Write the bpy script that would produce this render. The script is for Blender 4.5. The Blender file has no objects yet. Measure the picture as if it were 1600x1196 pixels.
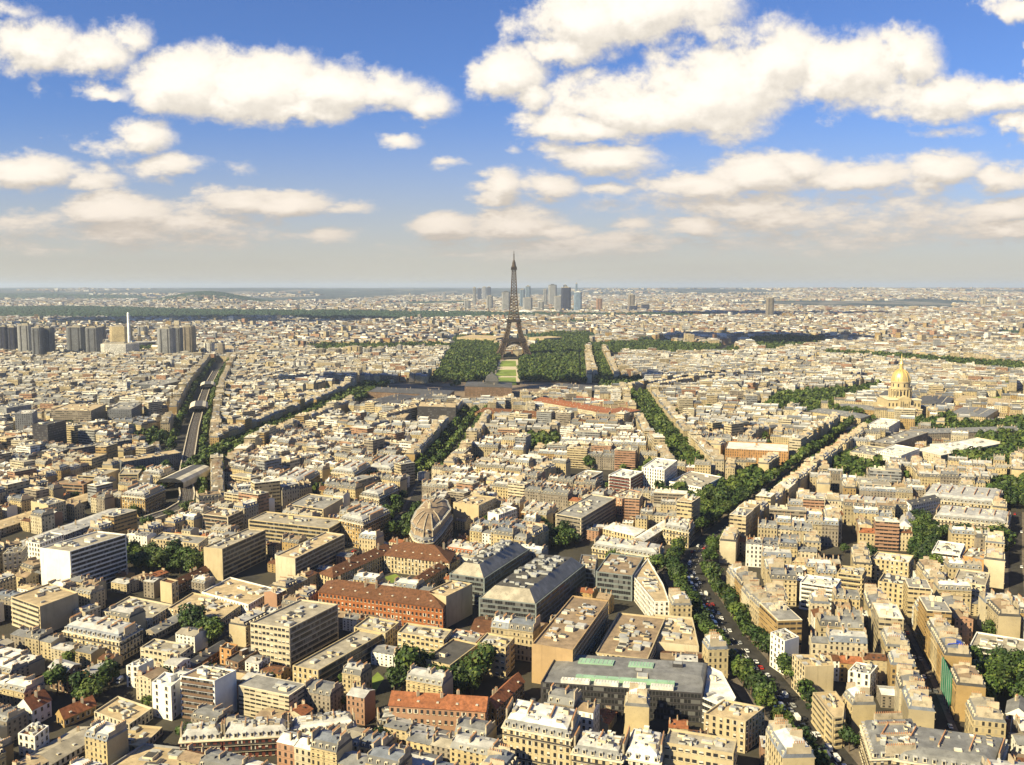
import bpy, math, random
import numpy as np
from mathutils import Vector, noise as mnoise
R = math.radians
random.seed(7); rng = np.random.default_rng(7)
sc = bpy.context.scene
COL = sc.collection
# ------------------------------------------------------------ camera, world, sun, exposure
CAMZ = 210.0; FPX = 1450.0; PITCH = math.atan(150 / FPX)
cam = bpy.data.cameras.new("camera"); cam.lens = FPX / 1600 * 36; cam.sensor_width = 36
cam.clip_start = 1; cam.clip_end = 120000
co = bpy.data.objects.new("camera", cam); COL.objects.link(co)
co.location = (0, 0, CAMZ); co.rotation_euler = (math.pi / 2 - PITCH, 0, 0); sc.camera = co
SUN_DIR = Vector((-0.80, -0.58, 0.72)).normalized()      # towards the sun
SUN_EL = math.asin(SUN_DIR.z); SUN_AZ = math.atan2(SUN_DIR.x, SUN_DIR.y)
sc.view_settings.view_transform = 'Standard'; sc.view_settings.look = 'None'
sc.view_settings.exposure = EXPOSURE = 1.22; sc.view_settings.gamma = 1
sun = bpy.data.lights.new("sun", 'SUN'); sun.energy = 5.0; sun.angle = R(0.5); sun.color = (1.0, 0.86, 0.52)
so = bpy.data.objects.new("sun", sun); COL.objects.link(so)
so.rotation_euler = (-SUN_DIR).to_track_quat('-Z', 'Y').to_euler()
sc.cycles.max_bounces = 5; sc.cycles.diffuse_bounces = 2; sc.cycles.glossy_bounces = 2
sc.cycles.transparent_max_bounces = 6; sc.cycles.volume_bounces = 0; sc.cycles.caustics_reflective = False

def ray(px, py):
    dx = (px - 800) / FPX; dy = (598 - py) / FPX
    c, s = math.cos(PITCH), math.sin(PITCH)
    return Vector((dx, c + dy * s, -s + dy * c))
def P(px, py, z=0.0):
    d = ray(px, py); k = (z - CAMZ) / d.z
    return Vector((d.x * k, d.y * k, z))
def G(px, py): return P(px, py, 0)
def proj(v):
    c, s = math.cos(PITCH), math.sin(PITCH)
    x, y, z = v[0], v[1], v[2] - CAMZ
    f = y * c - z * s; u = y * s + z * c
    return 800 + FPX * x / f, 598 - FPX * u / f
def height_at(px, yt, yb):
    g = G(px, yb); d = ray(px, yt); return CAMZ + d.z * (g.y / d.y)

class NT:
    def __init__(s, nt): s.nt = nt; nt.nodes.clear()
    def n(s, t, **kw):
        nd = s.nt.nodes.new(t)
        for k, v in kw.items():
            if k.startswith('i_'): nd.inputs[int(k[2:])].default_value = v
            else: setattr(nd, k, v)
        return nd
    def link(s, a, b): s.nt.links.new(a, b)
    def val(s, x, sock):
        if isinstance(x, (int, float)): sock.default_value = x
        elif isinstance(x, (tuple, list)): sock.default_value = x
        else: s.link(x, sock)
    def m(s, op, a, b=0.0, c=0.0, clamp=False):
        nd = s.nt.nodes.new('ShaderNodeMath'); nd.operation = op; nd.use_clamp = clamp
        s.val(a, nd.inputs[0]); s.val(b, nd.inputs[1]); s.val(c, nd.inputs[2]); return nd.outputs[0]
    def vm(s, op, a, b=(0, 0, 0)):
        nd = s.nt.nodes.new('ShaderNodeVectorMath'); nd.operation = op
        s.val(a, nd.inputs[0]); s.val(b, nd.inputs[1])
        return nd.outputs[1] if op in ('LENGTH', 'DOT_PRODUCT') else nd.outputs[0]
    def mix(s, f, a, b):
        nd = s.nt.nodes.new('ShaderNodeMix'); nd.data_type = 'RGBA'
        s.val(f, nd.inputs[0]); s.val(a, nd.inputs[6]); s.val(b, nd.inputs[7]); return nd.outputs[2]
    def noise(s, vec, scale, detail=2.0, rough=0.5, dist=0.0):
        nd = s.nt.nodes.new('ShaderNodeTexNoise')
        if vec is not None: s.link(vec, nd.inputs['Vector'])
        nd.inputs['Scale'].default_value = scale; nd.inputs['Detail'].default_value = detail
        nd.inputs['Roughness'].default_value = rough; nd.inputs['Distortion'].default_value = dist
        return nd
    def ramp(s, f, lo, hi):
        nd = s.nt.nodes.new('ShaderNodeMapRange'); nd.interpolation_type = 'SMOOTHSTEP'
        s.val(f, nd.inputs[0]); s.val(lo, nd.inputs[1]); s.val(hi, nd.inputs[2]); return nd.outputs[0]

def v4(c): return (c[0], c[1], c[2], 1.0)

# clouds of the sky: centre px, half width, height above, height below, weight (photo positions -> directions)
CLOUDS = [
 (60,85,95,55,28,1),(150,95,75,50,25,.9),(205,70,42,34,20,.7),(165,150,70,22,16,.7),(30,15,45,16,14,.4),
 (300,140,100,62,40,1.1),(420,150,120,62,42,1.1),(530,155,70,48,36,1),(600,160,80,40,26,.9),(665,180,50,30,20,.8),(490,180,50,18,16,.8),
 (225,225,62,32,24,.9),(180,232,50,22,18,.6),(60,280,90,34,22,.9),(150,282,60,20,20,.7),(270,262,70,18,16,.6),(370,262,40,10,10,.3),
 (190,335,95,30,22,.8),(60,345,80,18,18,.45),(310,352,90,14,16,.5),(380,320,75,24,16,.75),(460,322,70,26,16,.8),(545,328,50,12,10,.45),
 (500,372,70,14,12,.5),(460,372,20,8,6,.3),(620,230,40,16,12,.7),(713,262,22,6,6,.2),(803,244,12,8,8,.25),(100,395,60,8,10,.25),(250,392,70,8,8,.25),
 (790,125,70,40,40,1),(840,160,40,22,14,.7),(900,40,100,60,50,1.1),(1000,30,110,60,40,1.0),(1080,40,80,45,30,.7),(880,90,60,30,20,.9),
 (1190,110,100,75,60,1.15),(1100,150,130,62,58,1.2),(1000,175,120,55,42,1.1),(920,205,80,25,18,.9),(1300,120,110,62,60,1.15),(1400,110,60,55,40,1.0),(1430,165,110,45,32,1.0),(1530,165,80,30,18,.9),(1590,160,40,25,18,.8),
 (1575,20,50,30,20,.8),(1590,205,36,22,16,.7),(1600,90,14,30,30,.4),(940,255,95,26,22,.85),(870,235,40,14,14,.4),(1450,212,60,10,10,.35),
 (780,305,40,32,22,.85),(850,300,60,20,18,.75),(690,352,75,22,20,.8),(800,350,90,25,26,.8),(870,362,60,16,14,.7),(950,302,50,10,10,.45),
 (1190,275,70,34,26,.9),(1240,262,50,26,24,.8),(1090,292,90,20,18,.8),(1330,275,120,26,30,.9),(1450,275,80,34,26,.9),(1445,248,30,14,14,.5),(1540,285,70,20,20,.8),(1600,280,50,22,20,.7),
 (1300,350,330,55,40,.42),(900,390,200,30,25,.3),(200,370,260,40,30,.36),(1150,330,120,20,22,.55),(1220,350,130,30,24,.65),(1080,360,50,18,14,.7),(980,352,40,12,14,.55),(1350,345,120,22,26,.45),(1560,325,60,20,22,.75),(1570,355,70,14,14,.55),(970,385,60,8,8,.2),(1330,385,80,12,12,.25),(740,395,60,7,7,.2),(1550,290,100,14,14,.5),
]
def build_world():
    w = bpy.data.worlds.new("World"); sc.world = w; w.use_nodes = True
    # group: cloud field as a function of (u,v)
    g = bpy.data.node_groups.new("cloud_field", 'ShaderNodeTree')
    g.interface.new_socket("uv", in_out='INPUT', socket_type='NodeSocketVector')
    g.interface.new_socket("F", in_out='OUTPUT', socket_type='NodeSocketFloat')
    t = NT(g); gi = t.n('NodeGroupInput'); go = t.n('NodeGroupOutput')
    uv = gi.outputs[0]
    sx = t.n('ShaderNodeSeparateXYZ'); t.link(uv, sx.inputs[0])
    vv = t.m('ADD', sx.outputs[1], 0.07)
    nu = t.m('MULTIPLY', sx.outputs[0], 4.6); nv = t.m('MULTIPLY', t.m('LOGARITHM', vv, 2.718), 1.7)
    cb = t.n('ShaderNodeCombineXYZ'); t.link(nu, cb.inputs[0]); t.link(nv, cb.inputs[1]); cb.inputs[2].default_value = 3.1
    n1 = t.noise(cb.outputs[0], 1.7, 9.0, 0.56, 0.0)
    n2 = t.noise(cb.outputs[0], 6.0, 5.0, 0.6, 0.0)
    wv = t.vm('SUBTRACT', n1.outputs['Color'], (0.5, 0.5, 0.5))
    wv = t.vm('MULTIPLY', wv, (0.12, 0.065, 0.0))
    w2 = t.vm('MULTIPLY', t.vm('SUBTRACT', n2.outputs['Color'], (0.5, 0.5, 0.5)), (0.050, 0.032, 0.0))
    sc_ = t.m('ADD', t.m('MULTIPLY', sx.outputs[1], 3.2), 0.18)
    sv = t.n('ShaderNodeVectorMath'); sv.operation = 'SCALE'; t.link(t.vm('ADD', wv, w2), sv.inputs[0]); t.link(sc_, sv.inputs[3])
    p = t.vm('ADD', uv, sv.outputs[0])
    F = None
    for (cx, cy, rx, rt, rb, wt) in CLOUDS:
        if cy > 290: wt = min(1, wt + .12)
        d = ray(cx, cy); cu, cv = d.x / d.y, d.z / d.y
        d2 = ray(cx, cy - (rt + rb) / 2.0); cvm = ((ray(cx, cy - rt).z / ray(cx, cy - rt).y) + (ray(cx, cy + rb).z / ray(cx, cy + rb).y)) / 2
        ru = rx * 1.16 / FPX; rv = (rt + rb) / 2 * 1.20 / FPX
        q = t.vm('MULTIPLY', t.vm('SUBTRACT', p, (cu, cvm, 0)), (1 / ru, 1 / rv, 0))
        f = t.m('MULTIPLY_ADD', t.vm('LENGTH', q), -wt, wt)
        if F is None: F = f
        else:
            nd = t.nt.nodes.new('ShaderNodeMath'); nd.operation = 'SMOOTH_MAX'
            t.link(F, nd.inputs[0]); t.link(f, nd.inputs[1]); nd.inputs[2].default_value = 0.05; F = nd.outputs[0]
    F = t.m('ADD', F, t.m('MULTIPLY', t.m('SUBTRACT', n1.outputs[0], 0.5), 1.25))
    F = t.m('ADD', F, t.m('MULTIPLY', t.m('SUBTRACT', n2.outputs[0], 0.5), 0.75))
    n3 = t.noise(cb.outputs[0], 22.0, 4.0, 0.6, 0.0)
    F = t.m('ADD', F, t.m('MULTIPLY', t.m('SUBTRACT', n3.outputs[0], 0.5), 0.30))
    t.link(F, go.inputs[0])
    t = NT(w.node_tree)
    tc = t.n('ShaderNodeTexCoord')
    s = t.n('ShaderNodeSeparateXYZ'); t.link(tc.outputs['Generated'], s.inputs[0])
    y = t.m('ADD', t.m('ABSOLUTE', s.outputs[1]), 0.02)
    u = t.m('DIVIDE', s.outputs[0], y); v = t.m('MAXIMUM', t.m('DIVIDE', s.outputs[2], y), 0.0)
    def field(du, dv):
        c = t.n('ShaderNodeCombineXYZ'); t.val(t.m('ADD', u, du), c.inputs[0]); t.val(t.m('ADD', v, dv), c.inputs[1])
        gn = t.n('ShaderNodeGroup'); gn.node_tree = g; t.link(c.outputs[0], gn.inputs[0]); return gn.outputs[0]
    F = field(0, 0); F2 = field(-0.006, 0.016)
    dens = t.ramp(F, -0.05, 0.42)
    shade = t.m('ADD', t.m('MULTIPLY', t.ramp(t.m('SUBTRACT', F2, F), -0.35, 0.5), -0.26), t.m('ADD', t.m('MULTIPLY', t.ramp(F, 0.1, 0.9), 0.22), 0.95))
    lowf = t.ramp(v, 0.0, 0.20)
    ccol = t.mix(lowf, (0.92, 0.80, 0.68, 1), (1.26, 1.16, 1.02, 1))
    cc = t.n('ShaderNodeVectorMath'); cc.operation = 'SCALE'; t.link(ccol, cc.inputs[0]); t.link(shade, cc.inputs[3])
    sky = t.n('ShaderNodeTexSky'); sky.sky_type = 'NISHITA'; sky.sun_disc = False
    sky.sun_elevation = SUN_EL; sky.sun_rotation = SUN_AZ; sky.altitude = 100; sky.air_density = 1.0; sky.dust_density = 0.4; sky.ozone_density = 3.0
    sk = t.n('ShaderNodeVectorMath'); sk.operation = 'SCALE'; t.link(sky.outputs[0], sk.inputs[0]); sk.inputs[3].default_value = SKY_K
    tint = t.vm('MULTIPLY', sk.outputs[0], (0.58, 0.74, 1.12))
    hz = t.mix(t.m('POWER', t.m('SUBTRACT', 1.0, t.ramp(v, -0.03, 0.22)), 1.35), tint, (0.76, 0.70, 0.57, 1))
    low = t.m('MULTIPLY', t.ramp(v, 0.004, 0.055), 1.0)
    fwd = t.ramp(s.outputs[1], -0.05, 0.25)
    hz = t.mix(t.m('ADD', t.m('MULTIPLY', fwd, .5), .5), tint, hz)
    fin = t.mix(t.m('MULTIPLY', t.m('MULTIPLY', dens, low), fwd), hz, cc.outputs[0])
    bg = t.n('ShaderNodeBackground'); t.link(fin, bg.inputs[0]); bg.inputs[1].default_value = 0.355
    out = t.n('ShaderNodeOutputWorld'); t.link(bg.outputs[0], out.inputs[0])
    w.cycles.sampling_method = 'MANUAL'; w.cycles.sample_map_resolution = 256
SKY_K = 0.14
build_world()

# ------------------------------------------------------------ materials
MATS = {}
def principled(name, col, rough=0.8, metal=0.0, var=0.22, vscale=0.12, fine=0.0, spec=0.3):
    if name in MATS: return MATS[name]
    m = bpy.data.materials.new(name); m.use_nodes = True; t = NT(m.node_tree)
    geo = t.n('ShaderNodeNewGeometry')
    n1 = t.noise(geo.outputs['Position'], vscale, 5.0, 0.65)
    f = t.ramp(n1.outputs[0], 0.3, 0.7)
    lo = tuple(c * (1 - var) for c in col[:3]); hi = tuple(min(1, c * (1 + var)) for c in col[:3])
    c = t.mix(f, v4(lo), v4(hi))
    if fine:
        n2 = t.noise(geo.outputs['Position'], fine, 3.0, 0.6)
        c = t.mix(t.m('MULTIPLY', t.ramp(n2.outputs[0], 0.5, 0.68), 0.55), c, v4([x * 0.35 for x in col[:3]]))
    if name.startswith('plain_'):
        sp = t.vm('MULTIPLY', geo.outputs['Position'], (1.0, 1.0, .10)); n5 = t.noise(sp, .55, 4.0, .7)
        c = t.mix(t.m('MULTIPLY', t.ramp(n5.outputs[0], .50, .72), .38), c, v4([x * .45 for x in col[:3]]))
    if name.startswith('roof_'):
        n4 = t.noise(geo.outputs['Position'], .045, 3.0, .7); c = t.mix(t.m('MULTIPLY', t.ramp(n4.outputs[0], .48, .62), .4), c, v4([x * .55 for x in col[:3]]))
    b = t.n('ShaderNodeBsdfPrincipled'); t.link(c, b.inputs['Base Color'])
    b.inputs['Roughness'].default_value = rough; b.inputs['Metallic'].default_value = metal
    b.inputs['Specular IOR Level'].default_value = spec
    o = t.n('ShaderNodeOutputMaterial'); t.link(b.outputs[0], o.inputs[0]); MATS[name] = m; return m

def facade(name, col, wp=2.7, fp=3.1, ww=0.42, wh=0.6, band=False, darkc=(0.030, 0.028, 0.028), balc=0.0):
    """wall with windows: UV in metres; v < 0 or u < 0 marks blind walls"""
    if name in MATS: return MATS[name]
    m = bpy.data.materials.new(name); m.use_nodes = True; t = NT(m.node_tree)
    uvn = t.n('ShaderNodeUVMap'); s = t.n('ShaderNodeSeparateXYZ'); t.link(uvn.outputs[0], s.inputs[0])
    a = t.m('DIVIDE', s.outputs[0], wp); b = t.m('DIVIDE', s.outputs[1], fp)
    fa = t.m('ABSOLUTE', t.m('SUBTRACT', t.m('FRACT', a), 0.5)); fb = t.m('ABSOLUTE', t.m('SUBTRACT', t.m('FRACT', b), 0.52))
    wx = t.m('LESS_THAN', fa, ww / 2) if not band else t.m('LESS_THAN', fa, 0.46)
    wy = t.m('LESS_THAN', fb, wh / 2)
    ok = t.m('MULTIPLY', t.m('GREATER_THAN', s.outputs[0], 0.0), t.m('GREATER_THAN', s.outputs[1], 0.0))
    win = t.m('MULTIPLY', t.m('MULTIPLY', wx, wy), ok)
    cell = t.n('ShaderNodeCombineXYZ'); t.link(t.m('FLOOR', a), cell.inputs[0]); t.link(t.m('FLOOR', b), cell.inputs[1])
    geo = t.n('ShaderNodeNewGeometry')
    big = t.vm('SNAP', geo.outputs['Position'], (9.0, 9.0, 900.0)); seed = t.vm('ADD', cell.outputs[0], big)
    wn = t.n('ShaderNodeTexWhiteNoise', noise_dimensions='3D'); t.link(seed, wn.inputs[0])
    r = wn.outputs[0]
    wcol = t.mix(t.m('GREATER_THAN', r, 0.78), v4(darkc), v4([x * 0.55 + 0.05 for x in col[:3]]))
    n1 = t.noise(geo.outputs['Position'], 0.05, 4.0, 0.6); n2 = t.noise(geo.outputs['Position'], 0.9, 3.0, 0.6)
    base = t.mix(t.ramp(n1.outputs[0], 0.32, 0.68), v4([x * 0.80 for x in col[:3]]), v4([min(1, x * 1.14) for x in col[:3]]))
    base = t.mix(t.m('MULTIPLY', t.ramp(n2.outputs[0], 0.5, 0.75), 0.3), base, v4([x * 0.55 for x in col[:3]]))
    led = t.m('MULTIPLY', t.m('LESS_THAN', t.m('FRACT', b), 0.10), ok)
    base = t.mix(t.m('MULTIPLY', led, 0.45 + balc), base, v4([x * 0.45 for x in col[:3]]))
    c = t.mix(win, base, wcol)
    bs = t.n('ShaderNodeBsdfPrincipled'); t.link(c, bs.inputs['Base Color'])
    t.link(t.m('SUBTRACT', 0.85, t.m('MULTIPLY', win, 0.55)), bs.inputs['Roughness']); bs.inputs['Specular IOR Level'].default_value = 0.3
    o = t.n('ShaderNodeOutputMaterial'); t.link(bs.outputs[0], o.inputs[0]); MATS[name] = m; return m

WALLC = dict(cream=(.50,.39,.21), ivory=(.60,.51,.33), ochre=(.42,.28,.11), greige=(.30,.25,.18), white=(.76,.72,.60), rose=(.42,.24,.14),
             sand=(.55,.44,.25), brick=(.36,.125,.04), darkbrick=(.17,.045,.03), grey=(.17,.175,.18), dark=(.06,.055,.055), orange=(.50,.27,.10), tan=(.46,.31,.15), navy=(.035,.04,.075),
             panel=(.21,.235,.215), brown=(.20,.125,.075), lgrey=(.33,.325,.30), stone=(.47,.38,.22))
ROOFC = dict(zinc=(.215,.215,.215), lightzinc=(.50,.49,.47), slate=(.10,.098,.098), tile=(.31,.115,.05), browntile=(.14,.062,.03), gravel=(.38,.34,.27), whiteroof=(.80,.77,.70), beigeroof=(.50,.39,.24), darkroof=(.09,.085,.08), rust=(.30,.22,.145), greyroof=(.30,.29,.27), bluezinc=(.19,.21,.25))
WALLC = {k: tuple(x * (.74 if k != 'white' else .86) * f for x, f in zip(v, (1.0, 1.02, 1.12))) for k, v in WALLC.items()}
WALLC['cream'] = (.41, .33, .19)
def wall_plain(c): return principled('plain_' + c, WALLC[c], .85, var=.12, vscale=.08)
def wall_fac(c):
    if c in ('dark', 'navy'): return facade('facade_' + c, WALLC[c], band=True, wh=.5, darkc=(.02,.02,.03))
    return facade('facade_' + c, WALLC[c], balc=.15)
def wall_band(c): return facade('bands_' + c, WALLC[c], wp=3.4, band=True, wh=.46)
def roofm(c):
    tile = 'tile' in c
    return principled('roof_' + c, [x * .80 for x in ROOFC[c]], .6 if 'zinc' in c or c == 'slate' else .85, var=.3, vscale=.25 if not tile else .6, fine=.5)
GLASS = facade('window_glass', (.10,.10,.10), wp=1.7, fp=3.0, ww=.9, wh=2, darkc=(.018,.018,.020))
GLASS2 = principled('pane_glass', (.025,.026,.03), .15, spec=.6)
TRIM = principled('trim', (.56,.49,.36), .8); POT = principled('chimney_pot', (.36,.19,.10), .85); CHIM = principled('chimney_wall', (.38,.32,.23), .9, fine=.4)
METAL = principled('metal_plant', (.42,.42,.40), .5, metal=.3); ASPH = principled('asphalt', (.030,.028,.026), .9, var=.3)
PAVE = principled('pavement', (.12,.10,.08), .9, fine=.3); GRASS = principled('lawn_grass', (.14,.19,.035), .95, var=.35, vscale=.03)
BALC = principled('balcony_iron', (.045,.04,.04), .6)
LEAF = [principled('leaf_dark', (.015,.033,.007), .6, var=.5, vscale=.07), principled('leaf_mid', (.036,.062,.010), .6, var=.5, vscale=.06), principled('leaf_light', (.072,.098,.015), .6, var=.45, vscale=.08)]
BARK = principled('bark', (.09,.065,.045), .95)
FARLEAF = principled('leaf_far', (.020,.040,.022), .9, var=.5, vscale=.02)

# ------------------------------------------------------------ mesh collector
class MB:
    def __init__(s): s.v = []; s.f = []; s.m = []; s.uv = []
    def face(s, pts, m=0, uv=None):
        k = len(s.v); s.v.extend(tuple(p) for p in pts); s.f.append(tuple(range(k, k + len(pts)))); s.m.append(m)
        s.uv.extend(uv if uv else [(-1, -1)] * len(pts))
    def wallq(s, a, b, z0, z1, m=0, blind=False, vb=0.0):
        L = math.hypot(b[0] - a[0], b[1] - a[1]); h = z1 - z0
        n = max(1, round(L / 2.7)) * 2.7; hv = z1 - vb
        uv = None if blind else [(0.001, z0 - vb + .01), (n - .001, z0 - vb + .01), (n - .001, hv), (0.001, hv)]
        s.face([(a[0], a[1], z0), (b[0], b[1], z0), (b[0], b[1], z1), (a[0], a[1], z1)], m, uv)
    def box(s, cx, cy, cz, sx, sy, sz, m=0, ang=0.0, top=None, bottom=False):
        c, sn = math.cos(ang), math.sin(ang)
        P4 = [(cx + x * c - y * sn, cy + x * sn + y * c) for x, y in ((-sx/2, -sy/2), (sx/2, -sy/2), (sx/2, sy/2), (-sx/2, sy/2))]
        s.prism(P4, cz, cz + sz, m, m if top is None else top, blind=True, bottom=bottom)
    def prism(s, poly, z0, z1, m=0, mt=0, blind=False, bottom=False, top=True):
        n = len(poly)
        for i in range(n): s.wallq(poly[i], poly[(i + 1) % n], z0, z1, m, blind)
        if top: s.face([(p[0], p[1], z1) for p in poly], mt)
        if bottom: s.face([(p[0], p[1], z0) for p in reversed(poly)], m)
    def frustum(s, p0, z0, p1, z1, m=0, mt=0, top=True):
        n = len(p0)
        for i in range(n):
            j = (i + 1) % n
            s.face([(p0[i][0], p0[i][1], z0), (p0[j][0], p0[j][1], z0), (p1[j][0], p1[j][1], z1), (p1[i][0], p1[i][1], z1)], m)
        if top: s.face([(p[0], p[1], z1) for p in p1], mt)
    def beam(s, a, b, w, m=0):
        a = Vector(a); b = Vector(b); d = (b - a)
        if d.length < 1e-6: return
        d.normalize(); up = Vector((0, 0, 1)) if abs(d.z) < .95 else Vector((1, 0, 0))
        x = d.cross(up).normalized() * (w / 2); y = d.cross(x).normalized() * (w / 2)
        A = [a + x + y, a - x + y, a - x - y, a + x - y]; B = [q + (b - a) for q in A]
        for i in range(4):
            j = (i + 1) % 4; s.face([A[i], A[j], B[j], B[i]], m)
    def rev(s, prof, cx, cy, n=16, m=0):
        for (r0, z0), (r1, z1) in zip(prof, prof[1:]):
            for i in range(n):
                a0, a1 = 2 * math.pi * i / n, 2 * math.pi * (i + 1) / n
                q = [(cx + r0 * math.cos(a0), cy + r0 * math.sin(a0), z0), (cx + r0 * math.cos(a1), cy + r0 * math.sin(a1), z0),
                     (cx + r1 * math.cos(a1), cy + r1 * math.sin(a1), z1), (cx + r1 * math.cos(a0), cy + r1 * math.sin(a0), z1)]
                if r1 < 1e-4: q = q[:3]
                elif r0 < 1e-4: q = [q[0], q[2], q[3]]
                s.face(q, m)
    def arrays(s):
        ls = np.array([len(f) for f in s.f], np.int32)
        return dict(v=np.array(s.v, np.float32).reshape(-1, 3), l=np.concatenate([np.array(f, np.int32) for f in s.f]) if s.f else np.zeros(0, np.int32), n=ls, m=np.array(s.m, np.int32), uv=np.array(s.uv, np.float32).reshape(-1, 2))
    def mesh(s, name, mats): return mesh_from(name, s.arrays(), mats)
def mesh_from(name, A, mats):
    me = bpy.data.meshes.new(name)
    me.vertices.add(len(A['v'])); me.vertices.foreach_set('co', A['v'].ravel())
    me.loops.add(len(A['l'])); me.loops.foreach_set('vertex_index', A['l'])
    me.polygons.add(len(A['n'])); st = np.zeros(len(A['n']), np.int32); st[1:] = np.cumsum(A['n'])[:-1]
    me.polygons.foreach_set('loop_start', st); me.polygons.foreach_set('loop_total', A['n'])
    me.polygons.foreach_set('material_index', A['m'])
    uvl = me.uv_layers.new(name='UVMap'); uvl.data.foreach_set('uv', A['uv'].ravel())
    for m in mats: me.materials.append(m)
    me.update(calc_edges=True); return me
class Merge:
    def __init__(s): s.p = []; s.nv = 0; s.mats = []; s.idx = {}
    def mi(s, m):
        if m.name not in s.idx: s.idx[m.name] = len(s.mats); s.mats.append(m)
        return s.idx[m.name]
    def add(s, A, loc, ang=0.0, sc_=(1, 1, 1), mats=None):
        v = A['v'] * np.array(sc_, np.float32); c, sn = math.cos(ang), math.sin(ang)
        w = np.empty_like(v); w[:, 0] = v[:, 0] * c - v[:, 1] * sn + loc[0]; w[:, 1] = v[:, 0] * sn + v[:, 1] * c + loc[1]; w[:, 2] = v[:, 2] + loc[2]
        lut = np.array([s.mi(m) for m in mats], np.int32)
        s.p.append((w, A['l'] + s.nv, A['n'], lut[A['m']], A['uv'])); s.nv += len(v)
    def mesh(s, name):
        A = dict(v=np.concatenate([p[0] for p in s.p]), l=np.concatenate([p[1] for p in s.p]).astype(np.int32), n=np.concatenate([p[2] for p in s.p]),
                 m=np.concatenate([p[3] for p in s.p]).astype(np.int32), uv=np.concatenate([p[4] for p in s.p]))
        return mesh_from(name, A, s.mats)

def link(name, data, parent=None, loc=None, rz=None):
    o = bpy.data.objects.new(name, data); COL.objects.link(o)
    if parent is not None: o.parent = parent
    if loc is not None: o.location = loc
    if rz is not None: o.rotation_euler = (0, 0, rz)
    return o
def tag(o, label=None, cat=None, group=None, kind=None):
    if label: o['label'] = label
    if cat: o['category'] = cat
    if group: o['group'] = group
    if kind: o['kind'] = kind
    return o
def thing(name, label, cat, loc=(0, 0, 0), rz=0.0, group=None):
    return tag(link(name, None, None, loc, rz), label, cat, group)
def struct(name, mb, mats, kind='structure'):
    me = mb.mesh(name, mats) if isinstance(mb, MB) else mb
    return tag(link(name, me), kind=kind)

# ------------------------------------------------------------ occupancy raster
OX0, OY0, OR = -2400.0, 300.0, 3.0; ONX, ONY = 1600, 1150
OCC = np.zeros((ONX, ONY), np.uint8)
def pip(X, Y, poly):
    ins = np.zeros(X.shape, bool); n = len(poly)
    for i in range(n):
        x0, y0 = poly[i][:2]; x1, y1 = poly[(i + 1) % n][:2]
        if y0 == y1: continue
        c = ((Y < y0) != (Y < y1)) & (X < (x1 - x0) * (Y - y0) / (y1 - y0) + x0); ins ^= c
    return ins
def rast(poly, val=1, test=False):
    xs = [p[0] for p in poly]; ys = [p[1] for p in poly]
    i0 = max(0, int((min(xs) - OX0) / OR)); i1 = min(ONX, int((max(xs) - OX0) / OR) + 2)
    j0 = max(0, int((min(ys) - OY0) / OR)); j1 = min(ONY, int((max(ys) - OY0) / OR) + 2)
    if i1 <= i0 or j1 <= j0: return False
    X, Y = np.meshgrid(OX0 + (np.arange(i0, i1) + .5) * OR, OY0 + (np.arange(j0, j1) + .5) * OR, indexing='ij')
    m = pip(X, Y, poly)
    if test: return bool((OCC[i0:i1, j0:j1][m] > 0).any())
    OCC[i0:i1, j0:j1][m] = val
LOWR = np.zeros((ONX, ONY), np.uint8)
def lowrast(poly):
    global OCC
    keep = OCC.copy(); OCC[:] = 0; rast(poly, 1); LOWR[OCC > 0] = 1; OCC[:] = keep
def islow(x, y):
    i, j = int((x - OX0) / OR), int((y - OY0) / OR); return 0 <= i < ONX and 0 <= j < ONY and LOWR[i, j] > 0
def inset(poly, d):
    n = len(poly); out = []
    L = []
    for i in range(n):
        a, b = poly[i], poly[(i + 1) % n]; dx, dy = b[0] - a[0], b[1] - a[1]; l = math.hypot(dx, dy) or 1
        nx, ny = -dy / l, dx / l; L.append((a[0] + nx * d, a[1] + ny * d, dx / l, dy / l))
    for i in range(n):
        x1, y1, dx1, dy1 = L[i - 1]; x2, y2, dx2, dy2 = L[i]
        det = dx1 * dy2 - dy1 * dx2
        if abs(det) < 1e-3: out.append((x2, y2)); continue
        t = ((x2 - x1) * dy2 - (y2 - y1) * dx2) / det; out.append((x1 + dx1 * t, y1 + dy1 * t))
    return out
def strip_poly(pts, half):
    """list of quads along a polyline"""
    out = []
    for a, b in zip(pts, pts[1:]):
        d = Vector((b[0] - a[0], b[1] - a[1])); d.normalize(); n = Vector((-d.y, d.x)) * half; e = d * half * .15
        out.append([(a[0] - n.x - e.x, a[1] - n.y - e.y), (a[0] + n.x - e.x, a[1] + n.y - e.y), (b[0] + n.x + e.x, b[1] + n.y + e.y), (b[0] - n.x + e.x, b[1] - n.y + e.y)])
    return out
def miter(pts, off):
    out = []
    for i, p in enumerate(pts):
        ds = []
        if i > 0: ds.append((Vector(p[:2]) - Vector(pts[i-1][:2])).normalized())
        if i < len(pts) - 1: ds.append((Vector(pts[i+1][:2]) - Vector(p[:2])).normalized())
        d = sum(ds, Vector((0, 0))).normalized(); n = Vector((-d.y, d.x)); k = 1 / max(.5, n.dot(Vector((-ds[0].y, ds[0].x))))
        out.append((p[0] + n.x * off * k, p[1] + n.y * off * k))
    return out
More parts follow.
